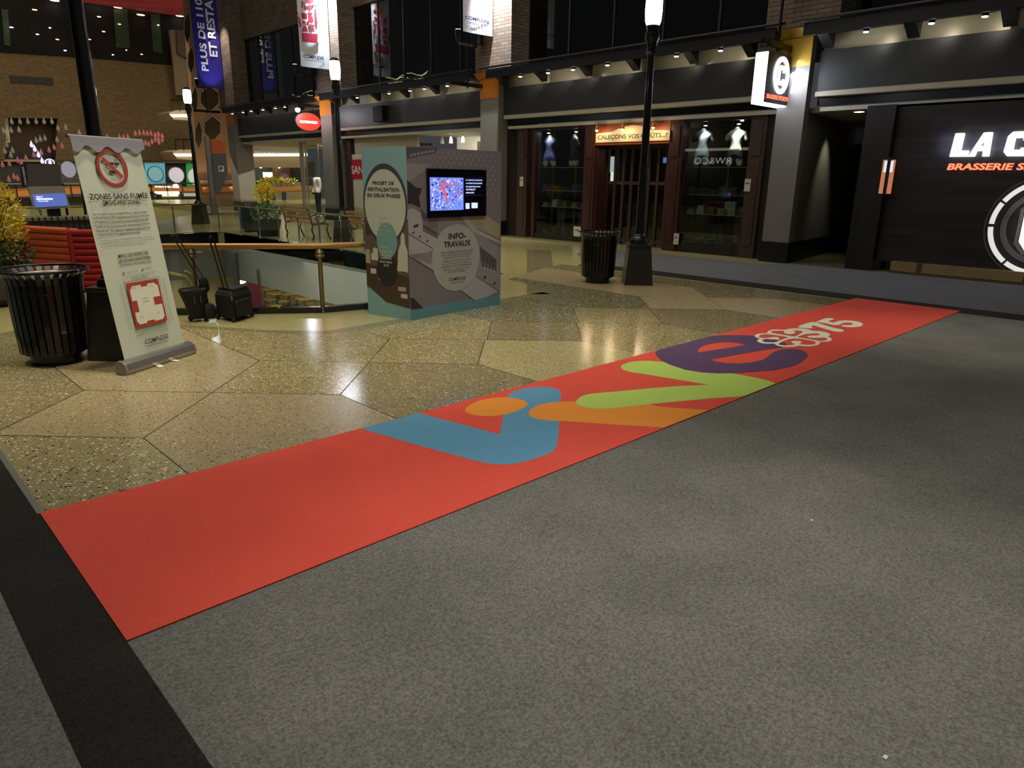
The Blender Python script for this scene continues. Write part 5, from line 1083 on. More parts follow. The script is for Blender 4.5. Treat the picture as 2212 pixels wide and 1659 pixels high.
MB().use(M_NEON).extrude([f.P(ec[0]+a,ec[1]+c,0.02) for a,c in cshape(0.30,0.40,0.10,0.10)],(-0.03,0,0)).build('letter_c',parent=t,bevel=0.012)
MB().use(M_SILV).extrude([f.P(ec[0]+a*1.22,ec[1]+c*1.16,0.004) for a,c in cshape(0.30,0.40,0.04,0.10)],(-0.012,0,0)).build('letter_outline',parent=t)
area('emblem_wash',(14.2,2.35,1.0),(14.52,2.35,1.0),1.2,1.0,1.0,(1,1,1))
# ============================================================ LUGGAGE
M_BAG=mat('black_nylon',(24,24,24),0.7,var=0.3,scale=20,bump=0.3)
c0=G(505,697); cl=G(469,690); cr=G(551,682); c0.z=cl.z=cr.z=0
t=thing('rolling_case',((cl+cr)/2),'boxy black rolling case with raised handle, in front of the glass railing','suitcase')
a=(cl-c0); b_=(cr-c0).normalized()*0.40; cnr=[c0,c0+a,c0+a+b_,c0+b_]
def soft(name,loop,z0,z1,parent,inset=0.03):
    cen=sum(loop,Vector())/len(loop); vs=[]; L=[(z0,0.92),(z0+0.04,1.0),(z1-0.05,1.0),(z1,0.86)]
    for z,s_ in L:
        for p in loop: q=cen+(p-cen)*s_; vs.append((q.x,q.y,z))
    n=len(loop); fs=[(i*n+k,i*n+(k+1)%n,(i+1)*n+(k+1)%n,(i+1)*n+k) for i in range(3) for k in range(n)]+[tuple(range(n))[::-1],tuple(3*n+k for k in range(n))]
    return MB().use(M_BAG).add(vs,fs).build(name,parent=parent,bevel=0.012)
soft('case_body',cnr,0.03,0.34,t)
out=(Vector((b_.y,-b_.x,0))).normalized()
soft('front_pocket',[p+out*0.03 if i in(0,3) else p+(b_*0) for i,p in enumerate([c0+b_*0.1,c0+b_*0.1-out*0.02,c0+b_*0.9-out*0.02,c0+b_*0.9])],0.05,0.24,t)
top=[c0+a*0.05+b_*0.15,c0+a*0.05+b_*0.9,c0+a*0.95+b_*0.9,c0+a*0.95+b_*0.15]
soft('top_flap',top,0.33,0.37,t)
for k in (0.25,0.75):
    p=c0+a*(0.3+0.5*(k-0.25))+b_*0.15; MB().use(M_BLACK).tube([(p.x,p.y,0.33),(p.x-0.10,p.y+0.03,0.93)],0.009,8).build('handle_rod',parent=t,smooth=True)
p0=c0+a*0.3+b_*0.15; p1=c0+a*0.55+b_*0.15; MB().use(M_BLACK).tube([(p0.x-0.12,p0.y+0.03,0.94),(p1.x-0.08,p1.y+0.03,0.94)],0.016,8).build('grip',parent=t,smooth=True)
for p in cnr: MB().use(M_BLACK).ball((p.x*0.94+t.location.x*0.06,p.y*0.94+t.location.y*0.06,0.025),0.025).build('wheel',parent=t,smooth=True)
MB().use(M_CHROME).bar(cnr[0]+Vector((0,0,0.30))+out*0.004,cnr[0]+Vector((0,0,0.25))+out*0.004,0.012,0.008).build('buckle',parent=t)
c0=G(463,695); c0.z=0; c0=c0+Vector((-0.10,0.16,0)); 
t=thing('rolling_tote',(c0.x,c0.y,0),'slouching black tote bag strapped on a folding trolley, left of the boxy case','bag')
def blobbag(name,cx,cy,prof,parent,n=20,ax=1.0,ay=0.62,sh=0.0):
    vs=[];fs=[]
    for i,(r,z) in enumerate(prof):
        for k in range(n):
            an=2*math.pi*k/n; sq=1/max(abs(math.cos(an)),abs(math.sin(an)))**0.6; w=1+0.05*math.sin(an*5+i*1.7); vs.append((cx+r*ax*math.cos(an)*sq*w-sh*z,cy+r*ay*math.sin(an)*sq*w,z))
    for i in range(len(prof)-1):
        for k in range(n): fs.append((i*n+k,i*n+(k+1)%n,(i+1)*n+(k+1)%n,(i+1)*n+k))
    fs+=[tuple(range(n))[::-1],tuple((len(prof)-1)*n+k for k in range(n))]
    return MB().use(M_BAG).add(vs,fs).build(name,parent=parent,smooth=True)
blobbag('bag_body',c0.x,c0.y,[(0.085,0.03),(0.10,0.06),(0.115,0.18),(0.135,0.30),(0.145,0.36),(0.12,0.38),(0.10,0.35)],t,sh=0.12)
blobbag('side_pouch',c0.x+0.09,c0.y-0.09,[(0.05,0.03),(0.065,0.06),(0.06,0.17),(0.03,0.20)],t)
blobbag('strapped_bundle',c0.x+0.10,c0.y+0.03,[(0.02,0.30),(0.055,0.34),(0.05,0.44),(0.03,0.48)],t)
for q in (0.0,0.055): MB().use(M_BLACK).tube([(c0.x+0.08+q,c0.y+0.04,0.10),(c0.x+0.05+q,c0.y+0.04,0.48),(c0.x-0.16+q*0.8,c0.y+0.10,0.96)],0.007,8).build('trolley_rod',parent=t,smooth=True)
MB().use(M_BLACK).tube([(c0.x-0.18,c0.y+0.10,0.965),(c0.x-0.10,c0.y+0.10,0.965)],0.013,8).build('grip',parent=t,smooth=True)
for dx in (-0.04,0.03): MB().use(M_CHROME).tube([(c0.x+dx-0.03,c0.y-0.10,0.30),(c0.x+dx-0.03,c0.y-0.105,0.22)],0.006,6).build('buckle',parent=t,smooth=True)
for dx in (-0.08,0.09): MB().use(M_BLACK).ball((c0.x+dx,c0.y+0.05,0.03),0.03).build('wheel',parent=t,smooth=True)
# ============================================================ PLANTS
def leafmat(n,c): return mat('leaf_'+n,c,0.55,var=0.35,scale=9)
L_YEL=leafmat('yellow',(248,216,62)); L_YEL2=leafmat('gold',(226,178,50)); L_GRN=leafmat('green',(104,158,56)); L_DGR=leafmat('dark_green',(58,72,36)); L_RUS=leafmat('russet',(110,82,44))
def foliage(name,c,rx,ry,rz,n,ls,ms,parent,seed=1,shape=1.0):
    r=random.Random(seed); b=MB()
    for i in range(n):
        while True:
            p=Vector((r.uniform(-1,1),r.uniform(-1,1),r.uniform(-1,1)))
            if p.length<1: break
        p=p.normalized()*p.length**0.5; q=Vector((c[0]+p.x*rx,c[1]+p.y*ry,c[2]+p.z*rz))
        d=(Vector((p.x,p.y,p.z+0.35))+Vector((r.uniform(-.7,.7),r.uniform(-.7,.7),r.uniform(-.5,.7)))).normalized(); s_=d.cross(Vector((r.uniform(-1,1),r.uniform(-1,1),r.uniform(-1,1)))).normalized(); l=ls*r.uniform(.6,1.3)
        b.use(r.choice(ms)).add([q,q+d*l*.5+s_*l*.24,q+d*l,q+d*l*.5-s_*l*.24],[(0,1,2,3)])
    return b.build(name,parent=parent)
def stems(c,rx,top,n,parent,seed=2):
    r=random.Random(seed); b=MB().use(mat('twig',(96,76,40),0.8))
    for i in range(n):
        a=r.uniform(0,6.28); q=r.uniform(.2,.9)*rx; b.tube([c,(c[0]+q*.4*math.cos(a),c[1]+q*.4*math.sin(a),(c[2]+top)/2),(c[0]+q*math.cos(a),c[1]+q*math.sin(a),top)],[.012,.008,.004],5)
    return b.build('stems',parent=parent)
M_POT=mat('stone_pot',(86,84,74),0.6,var=0.2,scale=14); M_SOIL=mat('soil',(40,32,24),0.9)
p=G(-8,662); px_,py_=p.x,p.y+0.25
t=thing('potted_plant',(px_,py_,0),'large round grey planter with yellow and green plants, at the left edge behind the bin','plant')
MB().use(M_POT).lathe((px_,py_,0),[(0.40,0.09),(0.44,0.14),(0.485,0.42),(0.50,0.47),(0.50,0.50),(0.45,0.50),(0.44,0.45)],36).build('pot',parent=t,smooth=True)
MB().use(M_BLACK).lathe((px_,py_,0),[(0.30,0.0),(0.30,0.09)],30).build('pot_foot',parent=t); MB().use(M_SOIL).lathe((px_,py_,0),[(0.44,0.44),(0.2,0.47)],20).build('soil',parent=t)
stems((px_+0.1,py_,0.45),0.42,1.3,22,t); foliage('yellow_foliage',(px_+0.06,py_,1.12),0.42,0.42,0.42,1500,0.06,[L_YEL,L_YEL,L_YEL2],t,3)
foliage('yellow_foliage',(px_+0.26,py_-0.05,0.86),0.22,0.3,0.22,420,0.055,[L_YEL,L_YEL2],t,8)
foliage('dark_foliage',(px_+0.26,py_-0.1,0.62),0.24,0.3,0.16,500,0.07,[L_DGR,L_RUS],t,4); foliage('green_foliage',(px_-0.02,py_-0.2,0.62),0.25,0.28,0.14,400,0.07,[L_GRN,L_GRN,L_DGR],t,5)
p=G(576,512); px_,py_=p.x+0.2,p.y+0.3
t=thing('potted_plant',(px_,py_,0),'dark pot with tall yellow flowers and green fronds, between the far bin and the bench','plant')
MB().use(mat('dark_pot',(44,44,42),0.6,var=0.2)).lathe((px_,py_,0),[(0.27,0.0),(0.36,0.40),(0.385,0.44),(0.34,0.44),(0.33,0.40)],30).build('pot',parent=t,smooth=True)
stems((px_,py_,0.4),0.25,1.3,14,t,6); foliage('yellow_foliage',(px_-0.02,py_,1.16),0.26,0.26,0.24,620,0.07,[L_YEL,L_YEL,L_YEL2],t,7); foliage('green_foliage',(px_-0.08,py_-0.1,0.62),0.36,0.36,0.2,620,0.10,[L_GRN,L_GRN,L_DGR],t,9)
# ============================================================ BENCHES
W_SLAT=wood('bench_slats',(150,98,52),1,18,0.5,0.3)
def bench(x,y,lab):
    t=thing('bench',(x,y,0),lab,'bench','iron and wood benches')
    for e_ in (-0.72,0.72):
        b=MB().use(M_BLACK); yy=y+e_
        b.tube([(x-0.24,yy,0.0),(x-0.20,yy,0.12),(x-0.26,yy,0.26),(x-0.22,yy,0.40),(x+0.02,yy,0.42),(x+0.22,yy,0.40),(x+0.17,yy,0.26),(x+0.22,yy,0.12),(x+0.28,yy,0.0)],0.018,6)
        b.tube([(x+0.02+0.13*math.cos(R_(a)) ,yy,0.55+0.11*math.sin(R_(a))) for a in range(0,360,24)],0.016,6,closed=True)
        b.tube([(x-0.24,yy,0.40),(x-0.28,yy,0.6),(x-0.36,yy,0.82)],0.018,6); b.tube([(x-0.28,yy,0.62),(x-0.1,yy,0.66),(x+0.1,yy,0.66),(x+0.16,yy,0.56)],0.016,6)
        b.build('iron_end',parent=t,smooth=True)
    for k in range(5): MB().use(W_SLAT).box(x-0.20+k*0.085,x-0.13+k*0.085,y-0.74,y+0.74,0.425,0.45).build('seat_slat',parent=t,bevel=0.005)
    for k in range(4):
        z=0.52+k*0.085; xx=x-0.265-0.03*k; MB().use(W_SLAT).box(xx-0.012,xx+0.012,y-0.74,y+0.74,z,z+0.065).build('back_slat',parent=t,bevel=0.004)
    return t
be=bench(9.35,17.55,'iron bench with wood slats beyond the railing, right of the yellow plant')
dup(be,(9.35,14.25,0),'iron and wood bench mostly hidden behind the info kiosk')
# ============================================================ RED QUILTED BOOTH on the left
S_OR=mat('orange_quilt',(228,104,64),0.75,var=0.15,scale=5); S_RD=mat('red_quilt',(176,36,40),0.75,var=0.15,scale=5)
q0=G(44,486,0.88); q1=G(146,492,0.88); q2=G(225,492,0.88)
def quilt(p,q,m,lab_,zt0,n,parent,name):
    p=Vector((p.x,p.y,0)); q=Vector((q.x,q.y,0)); d=(q-p).normalized(); nn_=Vector((d.y,-d.x,0))
    for k in range(n):
        z=zt0*(k+0.5)/n; r=zt0/n*0.52
        MB().use(m).tube([p+Vector((0,0,z)),(p+q)/2+nn_*0.03+Vector((0,0,z)),q+Vector((0,0,z))],[r,r,r],10).build(name,parent=parent,smooth=True)
    MB().use(m).extrude([p-nn_*0.02,q-nn_*0.02,q-nn_*0.16,p-nn_*0.16],(0,0,zt0-0.02)).build('back_board',parent=parent,bevel=0.03)
t=thing('quilted_booth',(q0.x,q0.y,0),'orange and red quilted lounge booth seen from behind, between the planter and the banner','sofa')
quilt(q0,q1,S_OR,'',0.88,10,t,'orange_roll'); quilt(q1+(q2-q1)*0.03,q2,S_RD,'',0.86,10,t,'red_roll')
MB().use(S_RD).tube([(q1.x,q1.y-0.05,0.05),(q1.x,q1.y-0.05,0.84)],0.03,8).build('seam_roll',parent=t,smooth=True)
# dark slatted chair backs and counter behind the booth
r=random.Random(4)
for k in range(4):
    x,y=2.55+0.46*k,12.9+0.02*k
    t=thing('cafe_chair',(x,y,0),'dark slatted cafe chair, %s from the left behind the red booth'%['leftmost','second','third','rightmost'][k],'chair','cafe chairs behind the booth')
    MB().use(M_BLACK).box(x-0.2,x+0.2,y-0.2,y+0.2,0.44,0.47).build('seat',parent=t)
    for j in range(5): MB().use(M_BLACK).bar((x-0.17+j*0.085,y+0.18,0.47),(x-0.17+j*0.085,y+0.24,0.93),0.02,0.02).build('back_slat',parent=t)
    for a_,b_ in ((-1,-1),(1,-1),(-1,1),(1,1)): MB().use(M_BLACK).bar((x+a_*0.17,y+b_*0.17,0),(x+a_*0.17,y+b_*0.17,0.44),0.025,0.025).build('leg',parent=t)
p=PY(60,468,14.6); p2=PY(230,468,14.6)
t=thing('counter',((p.x+p2.x)/2,14.8,0),'long low dark counter behind the quilted booth, carrying the information totem','counter')
MB().use(mat('counter_body',(62,58,48),0.6,var=0.2)).box(p.x,p2.x,14.55,15.2,0,0.80).build('body',parent=t); MB().use(mat('counter_top',(120,112,88),0.4)).box(p.x-0.05,p2.x+0.05,14.5,15.25,0.80,0.85).build('worktop',parent=t)
# information totem with tilted screen
f=Frame((0,14.9,0),(1,0,0),(0,0,1))
QV=430
t=thing('information_totem',(3.1,15.0,0.85),'pale information totem with a glowing tilted screen below a large picture panel','totem')
def qx(u,v): return f.loc((u,v if v else QV))
b=MB().use(mat('totem_frame',(170,162,142),0.5)).extrude([f.P(*qx(60,403)),f.P(*qx(138,402)),f.P(*qx(152,449)),f.P(*qx(76,453))],(0,0.10,0)); b.build('frame',parent=t)
MB().use(mat('screen_glow',(70,84,140),0.3,0,0.7,var=0.5,scale=6,ec=(86,104,176))).extrude([f.P(*qx(69,420),.01),f.P(*qx(139,417),.01),f.P(*qx(146,444),.01),f.P(*qx(77,448),.01)],(0,-0.01,0)).build('screen',parent=t)
b=MB().use(em('screen_text',(220,228,255),1.5)); text(b,f,'PROJET DE',qx(78,0)[0],qx(92,0)[0],qx(80,427)[1],qx(80,424)[1],0.025,0.02); text(b,f,'REVITALISATION',qx(78,0)[0],qx(113,0)[0],qx(80,432)[1],qx(80,428)[1],0.025,0.04); text(b,f,'EN DEUX PHASES',qx(81,0)[0],qx(103,0)[0],qx(80,436)[1],qx(80,433.5)[1],0.025,0.0); b.build('screen_lettering',parent=t)
MB().use(mat('picture_panel',(92,86,84),0.5,var=0.35,scale=1.3)).extrude([f.P(*qx(57,353)),f.P(*qx(129,354)),f.P(*qx(135,400)),f.P(*qx(61,402))],(0,0.06,0)).build('picture_panel',parent=t)
MB().use(mat('totem_dark_edge',(28,26,52),0.5)).extrude([f.P(*qx(44,356)),f.P(*qx(57,353)),f.P(*qx(61,402)),f.P(*qx(49,404))],(0,0.08,0)).build('side_panel',parent=t)
QV=380
b=MB().use(M_CLOTH); text(b,f,'COMPLEXE DESJARDINS',qx(50,0)[0],qx(56,0)[0],qx(52,400)[1],qx(52,360)[1],0.01,0.03,rot=True); b.build('side_lettering',parent=t)
QV=440
x=(qx(115,0)[0]); MB().use(M_BLACK).box(x-0.1,x+0.1,14.92,15.0,0.85,1.02).build('stand',parent=t)
f=Frame((0,17.0,0),(1,0,0),(0,0,1))
QV=375
t=thing('poster_board',(qx(160,370)[0],17.0,0),'pale poster board with a white figure and dark writing, left of the smoke-free banner','poster')
MB().use(mat('poster_pale',(150,148,144),0.6,var=0.2,scale=3)).extrude(f.rect(qx(128,0)[0],qx(176,0)[0],qx(150,396)[1],qx(150,352)[1]),(0,0.04,0)).build('poster_sheet',parent=t)
b=MB().use(M_INKG); text(b,f,'VENDREDIS',qx(133,0)[0],qx(172,0)[0],qx(150,382)[1],qx(150,376)[1],0.003,0.01); text(b,f,'EN OFFRE',qx(135,0)[0],qx(172,0)[0],qx(150,392)[1],qx(150,386)[1],0.003,0.02); b.build('lettering',parent=t)
b=MB().use(em('poster_white_figure',(190,186,205),0.25)).extrude(ring(f,qx(148,366)[0],qx(148,366)[1],0.13,0.16,20,e=0.002),(0,-0.002,0)); b.build('white_figure',parent=t)
for u in (132,172): MB().use(M_BLACK).box(qx(u,0)[0]-0.02,qx(u,0)[0]+0.02,17.0,17.04,0,qx(150,396)[1]).build('leg',parent=t)
# ============================================================ LOWER FOOD COURT
W_TOP=wood('table_top_wood',(206,168,104),0,10,0.4,0.15); M_LEGB=mat('table_blue_grey',(62,72,84),0.5)
for k,(u,v,s_) in enumerate(((571,624,0.36),(597,633,0.36),(624,634,0.34),(657,645,0.32),(600,620,0.34))):
    p=G(u,v,-4.05); t=thing('food_court_table',(p.x,p.y,-4.8),['square wood table, leftmost on the lower floor beside the maroon panel','nearest large square wood table on the lower floor, centre of the group','square wood table on the lower floor under the grey fascia edge','smallest square wood table, rightmost on the lower floor','farthest wood table at the back of the lower floor group'][k],'table','food court tables')
    MB().use(W_TOP).box(p.x-s_,p.x+s_,p.y-s_,p.y+s_,-4.08,-4.03).build('tabletop',parent=t,bevel=0.01); MB().use(M_LEGB).lathe((p.x,p.y,-4.8),[(0.24,0),(0.24,0.03),(0.05,0.05),(0.05,0.72)],16).build('pedestal',parent=t,smooth=True)
for k,(u,v) in enumerate(((572,645),(588,646),(613,650),(621,641),(640,640),(664,655),(596,660))):
    p=G(u,v,-4.35); t=thing('food_court_stool',(p.x,p.y,-4.8),'round wood-topped stool on the lower floor, %s from the left of the group'%['first','second','fourth','fifth','sixth','seventh','third'][k],'stool','food court stools')
    MB().use(W_TOP).lathe((p.x,p.y,-4.38),[(0.24,0),(0.26,0.02),(0.24,0.04)],20).build('seat',parent=t,smooth=True); MB().use(M_LEGB).lathe((p.x,p.y,-4.8),[(0.17,0),(0.17,0.02),(0.035,0.04),(0.035,0.42)],14).build('pedestal',parent=t,smooth=True)
p=G(556,668,-4.8); tag(MB().use(mat('maroon_panel',(110,34,62),0.6)).box(p.x-0.35,p.x+0.35,p.y-0.05,p.y+0.05,-4.8,-3.4).build('partition_panel',origin=(p.x,p.y,-4.8)),'maroon partition panel on the lower floor behind the boxy case','panel')
sbox('wall_lower_back',mat('lower_back_wall',(150,140,100),0.7,var=0.25,scale=0.7),8,44,52,52.3,-4.8,-0.4)
sbox('wall_lower_right',mat('lower_olive_wall',(112,104,68),0.7,var=0.2,scale=0.6),20.5,20.8,12,32,-4.8,-0.4)
sbox('ceiling_lower',mat('lower_ceiling',(120,112,90),0.8),8.7,44,5,31,-0.5,-0.40)
for k,(u,v) in enumerate(((520,598),(573,615))):
    p=PY(u,v,30); t=thing('lit_globe',(p.x,30,p.z),['large glowing wall light seen under the fascia beside the grey pole','small glowing lamp over the lower floor tables'][k],'lamp'); MB().use(em('globe_lit',(255,246,220),8)).ball((p.x,30,p.z),0.30 if k==0 else 0.08,n=14,m=10).build('globe',parent=t,smooth=True)
p=PY(509,585,18.5); MB().use(mat('steel_blue_pole',(104,108,112),0.4,0.3)).lathe((p.x,18.5,-4.8),[(0.085,0),(0.085,4.0),(0.10,4.02),(0.10,4.45)],20).build('support_pole',smooth=True,origin=(p.x,18.5,-4.8)); tag(bpy.data.objects['support_pole'],'blue-grey steel pole rising from the lower floor behind the boxy case','pole')
# escalator handrails down to the lower floor
t=thing('escalator',(5.9,17,-4.8),'escalator with pale brass handrails going down beside the grey fascia','escalator')
for k,(pts) in enumerate((((345,586),(401,597),(431,637),(455,670)),((400,585),(420,597),(440,633),(462,668)))):
    y0=16.5+k*1.2; pp_=[PY(u,v,y0) for u,v in pts]
    MB().use(mat('escalator_rail',(206,186,120),0.35,0.3)).tube(pp_,0.035,8).build('handrail',parent=t,smooth=True)
    MB().use(M_GLASS).extrude([pp_[0],pp_[1],pp_[2],pp_[3],pp_[3]-Vector((0,0,0.9)),pp_[2]-Vector((0,0,0.9)),pp_[1]-Vector((0,0,0.9)),pp_[0]-Vector((0,0,0.9))],(0,0.012,0)).build('glass_side',parent=t)
    MB().use(mat('escalator_skirt',(70,72,70),0.5,0.3)).extrude([p-Vector((0,0,0.9)) for p in pp_]+[p-Vector((0,0,1.3)) for p in pp_[::-1]],(0,0.08,0)).build('skirt',parent=t)
MB().use(M_DARK).extrude([PY(345,690,16.6),PY(401,700,16.6),PY(455,790,16.6),PY(345,790,16.6)],(0,1.0,0)).build('step_band',parent=t)
# ============================================================ FAR END OF THE ATRIUM
YFAR=68.0; F68=Frame((0,YFAR,0),(1,0,0),(0,0,1))
def fq(fr,l,m,name,depth,e=0.0,parent=None,holes=()):
    return MB().use(m).extrude(fr.pts(l,e),fr.n*-depth,[fr.pts(h,e) for h in holes]).build(name,parent=parent)
wl=[(-60,110),(372,142),(405,150),(412,347),(300,346),(-60,344)]
hole=[(11,254),(11,346.5),(120,346),(125,256)]
o=fq(F68,[(-60,110),(200,127),(372,142),(407,150),(412,347),(120.5,346.2),(125,256),(11,254),(11,345),(-60,344)],M_BRICKF,'wall_far',0.6); struct(o)
struct(fq(Frame((0,70,0),(1,0,0),(0,0,1)),[(0,245),(130,248),(130,350),(0,350)],mat('dark_brown_recess',(66,50,30),0.8,var=0.15,scale=0.4),'wall_far_recess',0.3))
struct(fq(Frame((0,69.9,0),(1,0,0),(0,0,1)),[(8,254),(17,254),(22,308),(14,308)],mat('recess_pale_strip',(190,180,130),0.6,0,0.1),'trim_5',0.2))
struct(fq(Frame((0,69.5,0),(1,0,0),(0,0,1)),[(20,328),(105,328),(120,335),(108,346),(15,346)],mat('recess_black',(22,18,16),0.6),'trim_6',0.2))
t=thing('wall_grille',(13,67.9,8),'dark louvred grille high on the far brown brick wall','grille'); 
fq(Frame((0,67.95,0),(1,0,0),(0,0,1)),[(19,163),(113,168),(116,185),(23,180)],mat('grille_dark',(34,32,24),0.7),'grille_plate',0.1,parent=t)
for k in range(8): fq(Frame((0,67.93,0),(1,0,0),(0,0,1)),[(25+k*11,164.5+k*.6),(26+k*11,164.5+k*.6),(29+k*11,180.2+k*.6),(28+k*11,180.2+k*.6)],mat('grille_bar',(58,54,40),0.7),'grille_bar',0.05,parent=t)
# dark glazing band and red soffit above
GB=mat('far_dark_band',(20,18,22),0.3,var=0.6,scale=0.25)
struct(fq(Frame((0,67.8,0),(1,0,0),(0,0,1)),[(-60,-40),(400,-40),(400,143),(372,141),(200,126),(-60,109)],mat('far_band_back',(5,5,6),0.95,var=0.5,scale=0.2),'wall_far_upper',0.2))
for k,(u0,u1,v0,v1,lab) in enumerate(((245,275,20,105,'left'),(325,345,30,115,'right'),(3,17,20,100,'far left'))):
    tag(fq(Frame((0,67.6,0),(1,0,0),(0,0,1)),[(u0,v0),(u1,v0),(u1+6,v1),(u0+6,v1-3)],mat('dark_green_curtain',(30,58,34),0.8,var=0.3,scale=1),'green_curtain',0.05),'dark green curtain behind the high far glass, %s one'%{'left':'middle','right':'rightmost','far left':'leftmost'}[lab],'curtain','high green curtains')
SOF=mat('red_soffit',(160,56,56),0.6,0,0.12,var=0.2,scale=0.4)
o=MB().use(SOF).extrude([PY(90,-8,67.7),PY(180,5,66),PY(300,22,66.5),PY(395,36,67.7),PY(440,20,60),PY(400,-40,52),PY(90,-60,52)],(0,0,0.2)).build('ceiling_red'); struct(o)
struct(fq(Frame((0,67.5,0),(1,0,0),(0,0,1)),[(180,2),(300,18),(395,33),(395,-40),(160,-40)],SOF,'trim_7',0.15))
FL=em('far_lamp_warm',(255,170,130),3.5); FW=em('far_lamp_white',(255,245,240),8)  # dots in the dark band are glass reflections, made as glowing discs
for k,(u,v,r_,m) in enumerate(((118,2,9,FW),(208,0,10,FW),(255,17,9,FL),(346,17,10,FL),(304,33,9,FL),(388,35,9,FW),(75,22,7,FL),(214,37,6,FL),(258,53,5,FL),(224,69,5,FL),(124,86,5,FL),(194,86,4,FL),(25,60,5,FW),(81,75,4,FW),(108,61,3,FW),(141,110,4,FW),(244,119,3,FW),(306,118,4,FL),(273,109,2,FW),(342,55,3,FW))):
    f=Frame((0,67.3,0),(1,0,0),(0,0,1)); a_,c_=f.loc((u,v)); s_=r_/23.0*(1.5 if r_>8 else 1)
    o=MB().use(m).lathe((a_,67.3,c_),[(s_*0.5,0),(s_*0.55,0.05)],12,sy=0.6).build('ceiling_lamp',origin=(a_,67.3,c_))
    tag(o,'small %s lamp high at the far end, %s'%('white' if m==FW else 'orange-red',['at the very top left','top edge, just right of the lamp post','in the red soffit right of the post','in the red soffit near the blue banner','between the two red soffit lamps, lower','lowest right of the red soffit','at the upper left of the dark band','just right of the black lamp post','right of the post in the dark band','close right of the black post','left of the black post, low','touching the black post','at the far left, faint','left, in mid band','faint, left of the post','lowest left of the post','near the middle bottom','bottom right of the dark band','tiny, by the bottom edge','by the right green curtain'][k]),'lamp','high far lamps')
# far shopfronts and mezzanine
def fsh(y,l,c,name,lab,cat,d=0.2,emi=0.0,grp=None,var=0.15,scale=1.0,m=None):
    m=m or mat('far_%s_%d_%d'%(name,int(l[0][0]),int(l[0][1])),c,0.6,0,emi,var=var,scale=scale)
    o=fq(Frame((0,y,0),(1,0,0),(0,0,1)),l,m,name,d); c_=Frame((0,y,0),(1,0,0),(0,0,1)).pts([l[0]])[0]
    me=o.data
    for v in me.vertices: v.co-=c_
    o.location=c_
    if lab: tag(o,lab,cat,grp)
    else: struct(o)
    return o
fsh(69.0,[(-20,345),(560,345),(560,410),(-20,410)],(46,44,40),'wall_far_shops',None,None,0.2,var=0.4,scale=0.5)
fsh(68.3,[(-20,344),(412,347),(412,352),(-20,349)],(150,144,118),'trim_8',None,None,0.5)
fsh(68.5,[(312,352),(356,352),(358,398),(318,398)],(90,160,170),'lit_billboard','pale cyan lit shopfront panel on the far wall','panel',0.1,0.45,var=0.3)
fsh(68.5,[(402,353),(425,353),(428,410),(404,410)],(40,140,70),'lit_billboard','green lit shopfront panel behind the far lamp post','panel',0.1,0.35,var=0.3)
def disc(y,u,v,r,c,lab,emi=0.6,rim=None):
    f=Frame((0,y,0),(1,0,0),(0,0,1)); a_,c_=f.loc((u,v)); k=PY(u+r,v,y).x-PY(u,v,y).x
    t=thing('round_sign',(a_,y,c_),lab,'sign','round far shop signs'); MB().use(mat('disc_%d'%u,c,0.5,0,emi,var=0.15)).extrude(ring(f,a_,c_,k,k,30),(0,0.1,0)).build('sign_face',parent=t)
    MB().use(rim or M_BLACK).extrude(ring(f,a_,c_,k*1.08,k*1.08,30,e=0.02),(0,0.1,0),[ring(f,a_,c_,k,k,30,e=0.02)]).build('sign_rim',parent=t)
    return t,f,a_,c_,k
disc(68.2,336,376,16,(110,150,156),'round pale blue shop sign with black rim, far wall right of the banner')
disc(68.2,381,378,16,(196,190,200),'round whitish shop sign on the far wall, left of the far lamp post',0.55,mat('disc_pale_rim',(190,190,190),0.5))
disc(68.1,424,382,18,(190,200,190),'round pale sign half hidden by the far lamp post',0.5,mat('disc_pale_rim',(190,190,190),0.5))
t,f,a_,c_,k=disc(45,108,352,9,(60,60,70),'small glowing white ring sign above the picture panel',0.1,em('ring_lit',(225,225,255),7)); b=MB().use(em('ring_lit',(225,225,255),7)).extrude(ring(f,a_,c_,k*0.3,k*0.75,16,e=0.05),(0,0.02,0)); b.build('lit_letter',parent=t)
t=thing('shop_counter_sign',(PY(352,410,60).x,60,0),'bright white lit counter sign on the mezzanine, right of the smoke-free banner','sign')
f=Frame((0,60,0),(1,0,0),(0,0,1)); MB().use(mat('counter_brown',(92,84,66),0.6)).extrude(f.pts([(326,398),(392,398),(394,420),(328,420)]),(0,0.8,0)).build('counter_body',parent=t)
b=MB().use(em('sign_lit_strong',(240,240,255),4)); text(b,f,'EURO-DELI',f.loc((335,405))[0],f.loc((370,405))[0],f.loc((350,408))[1],f.loc((350,402))[1],0.02,0.05); b.extrude(ring(f,*f.loc((380,408)),0.25,0.42,16,e=.02),(0,-.02,0)); b.extrude(ring(f,*f.loc((355,415)),0.75,0.15,16,e=.02),(0,-.02,0)); b.build('lit_lettering',parent=t)
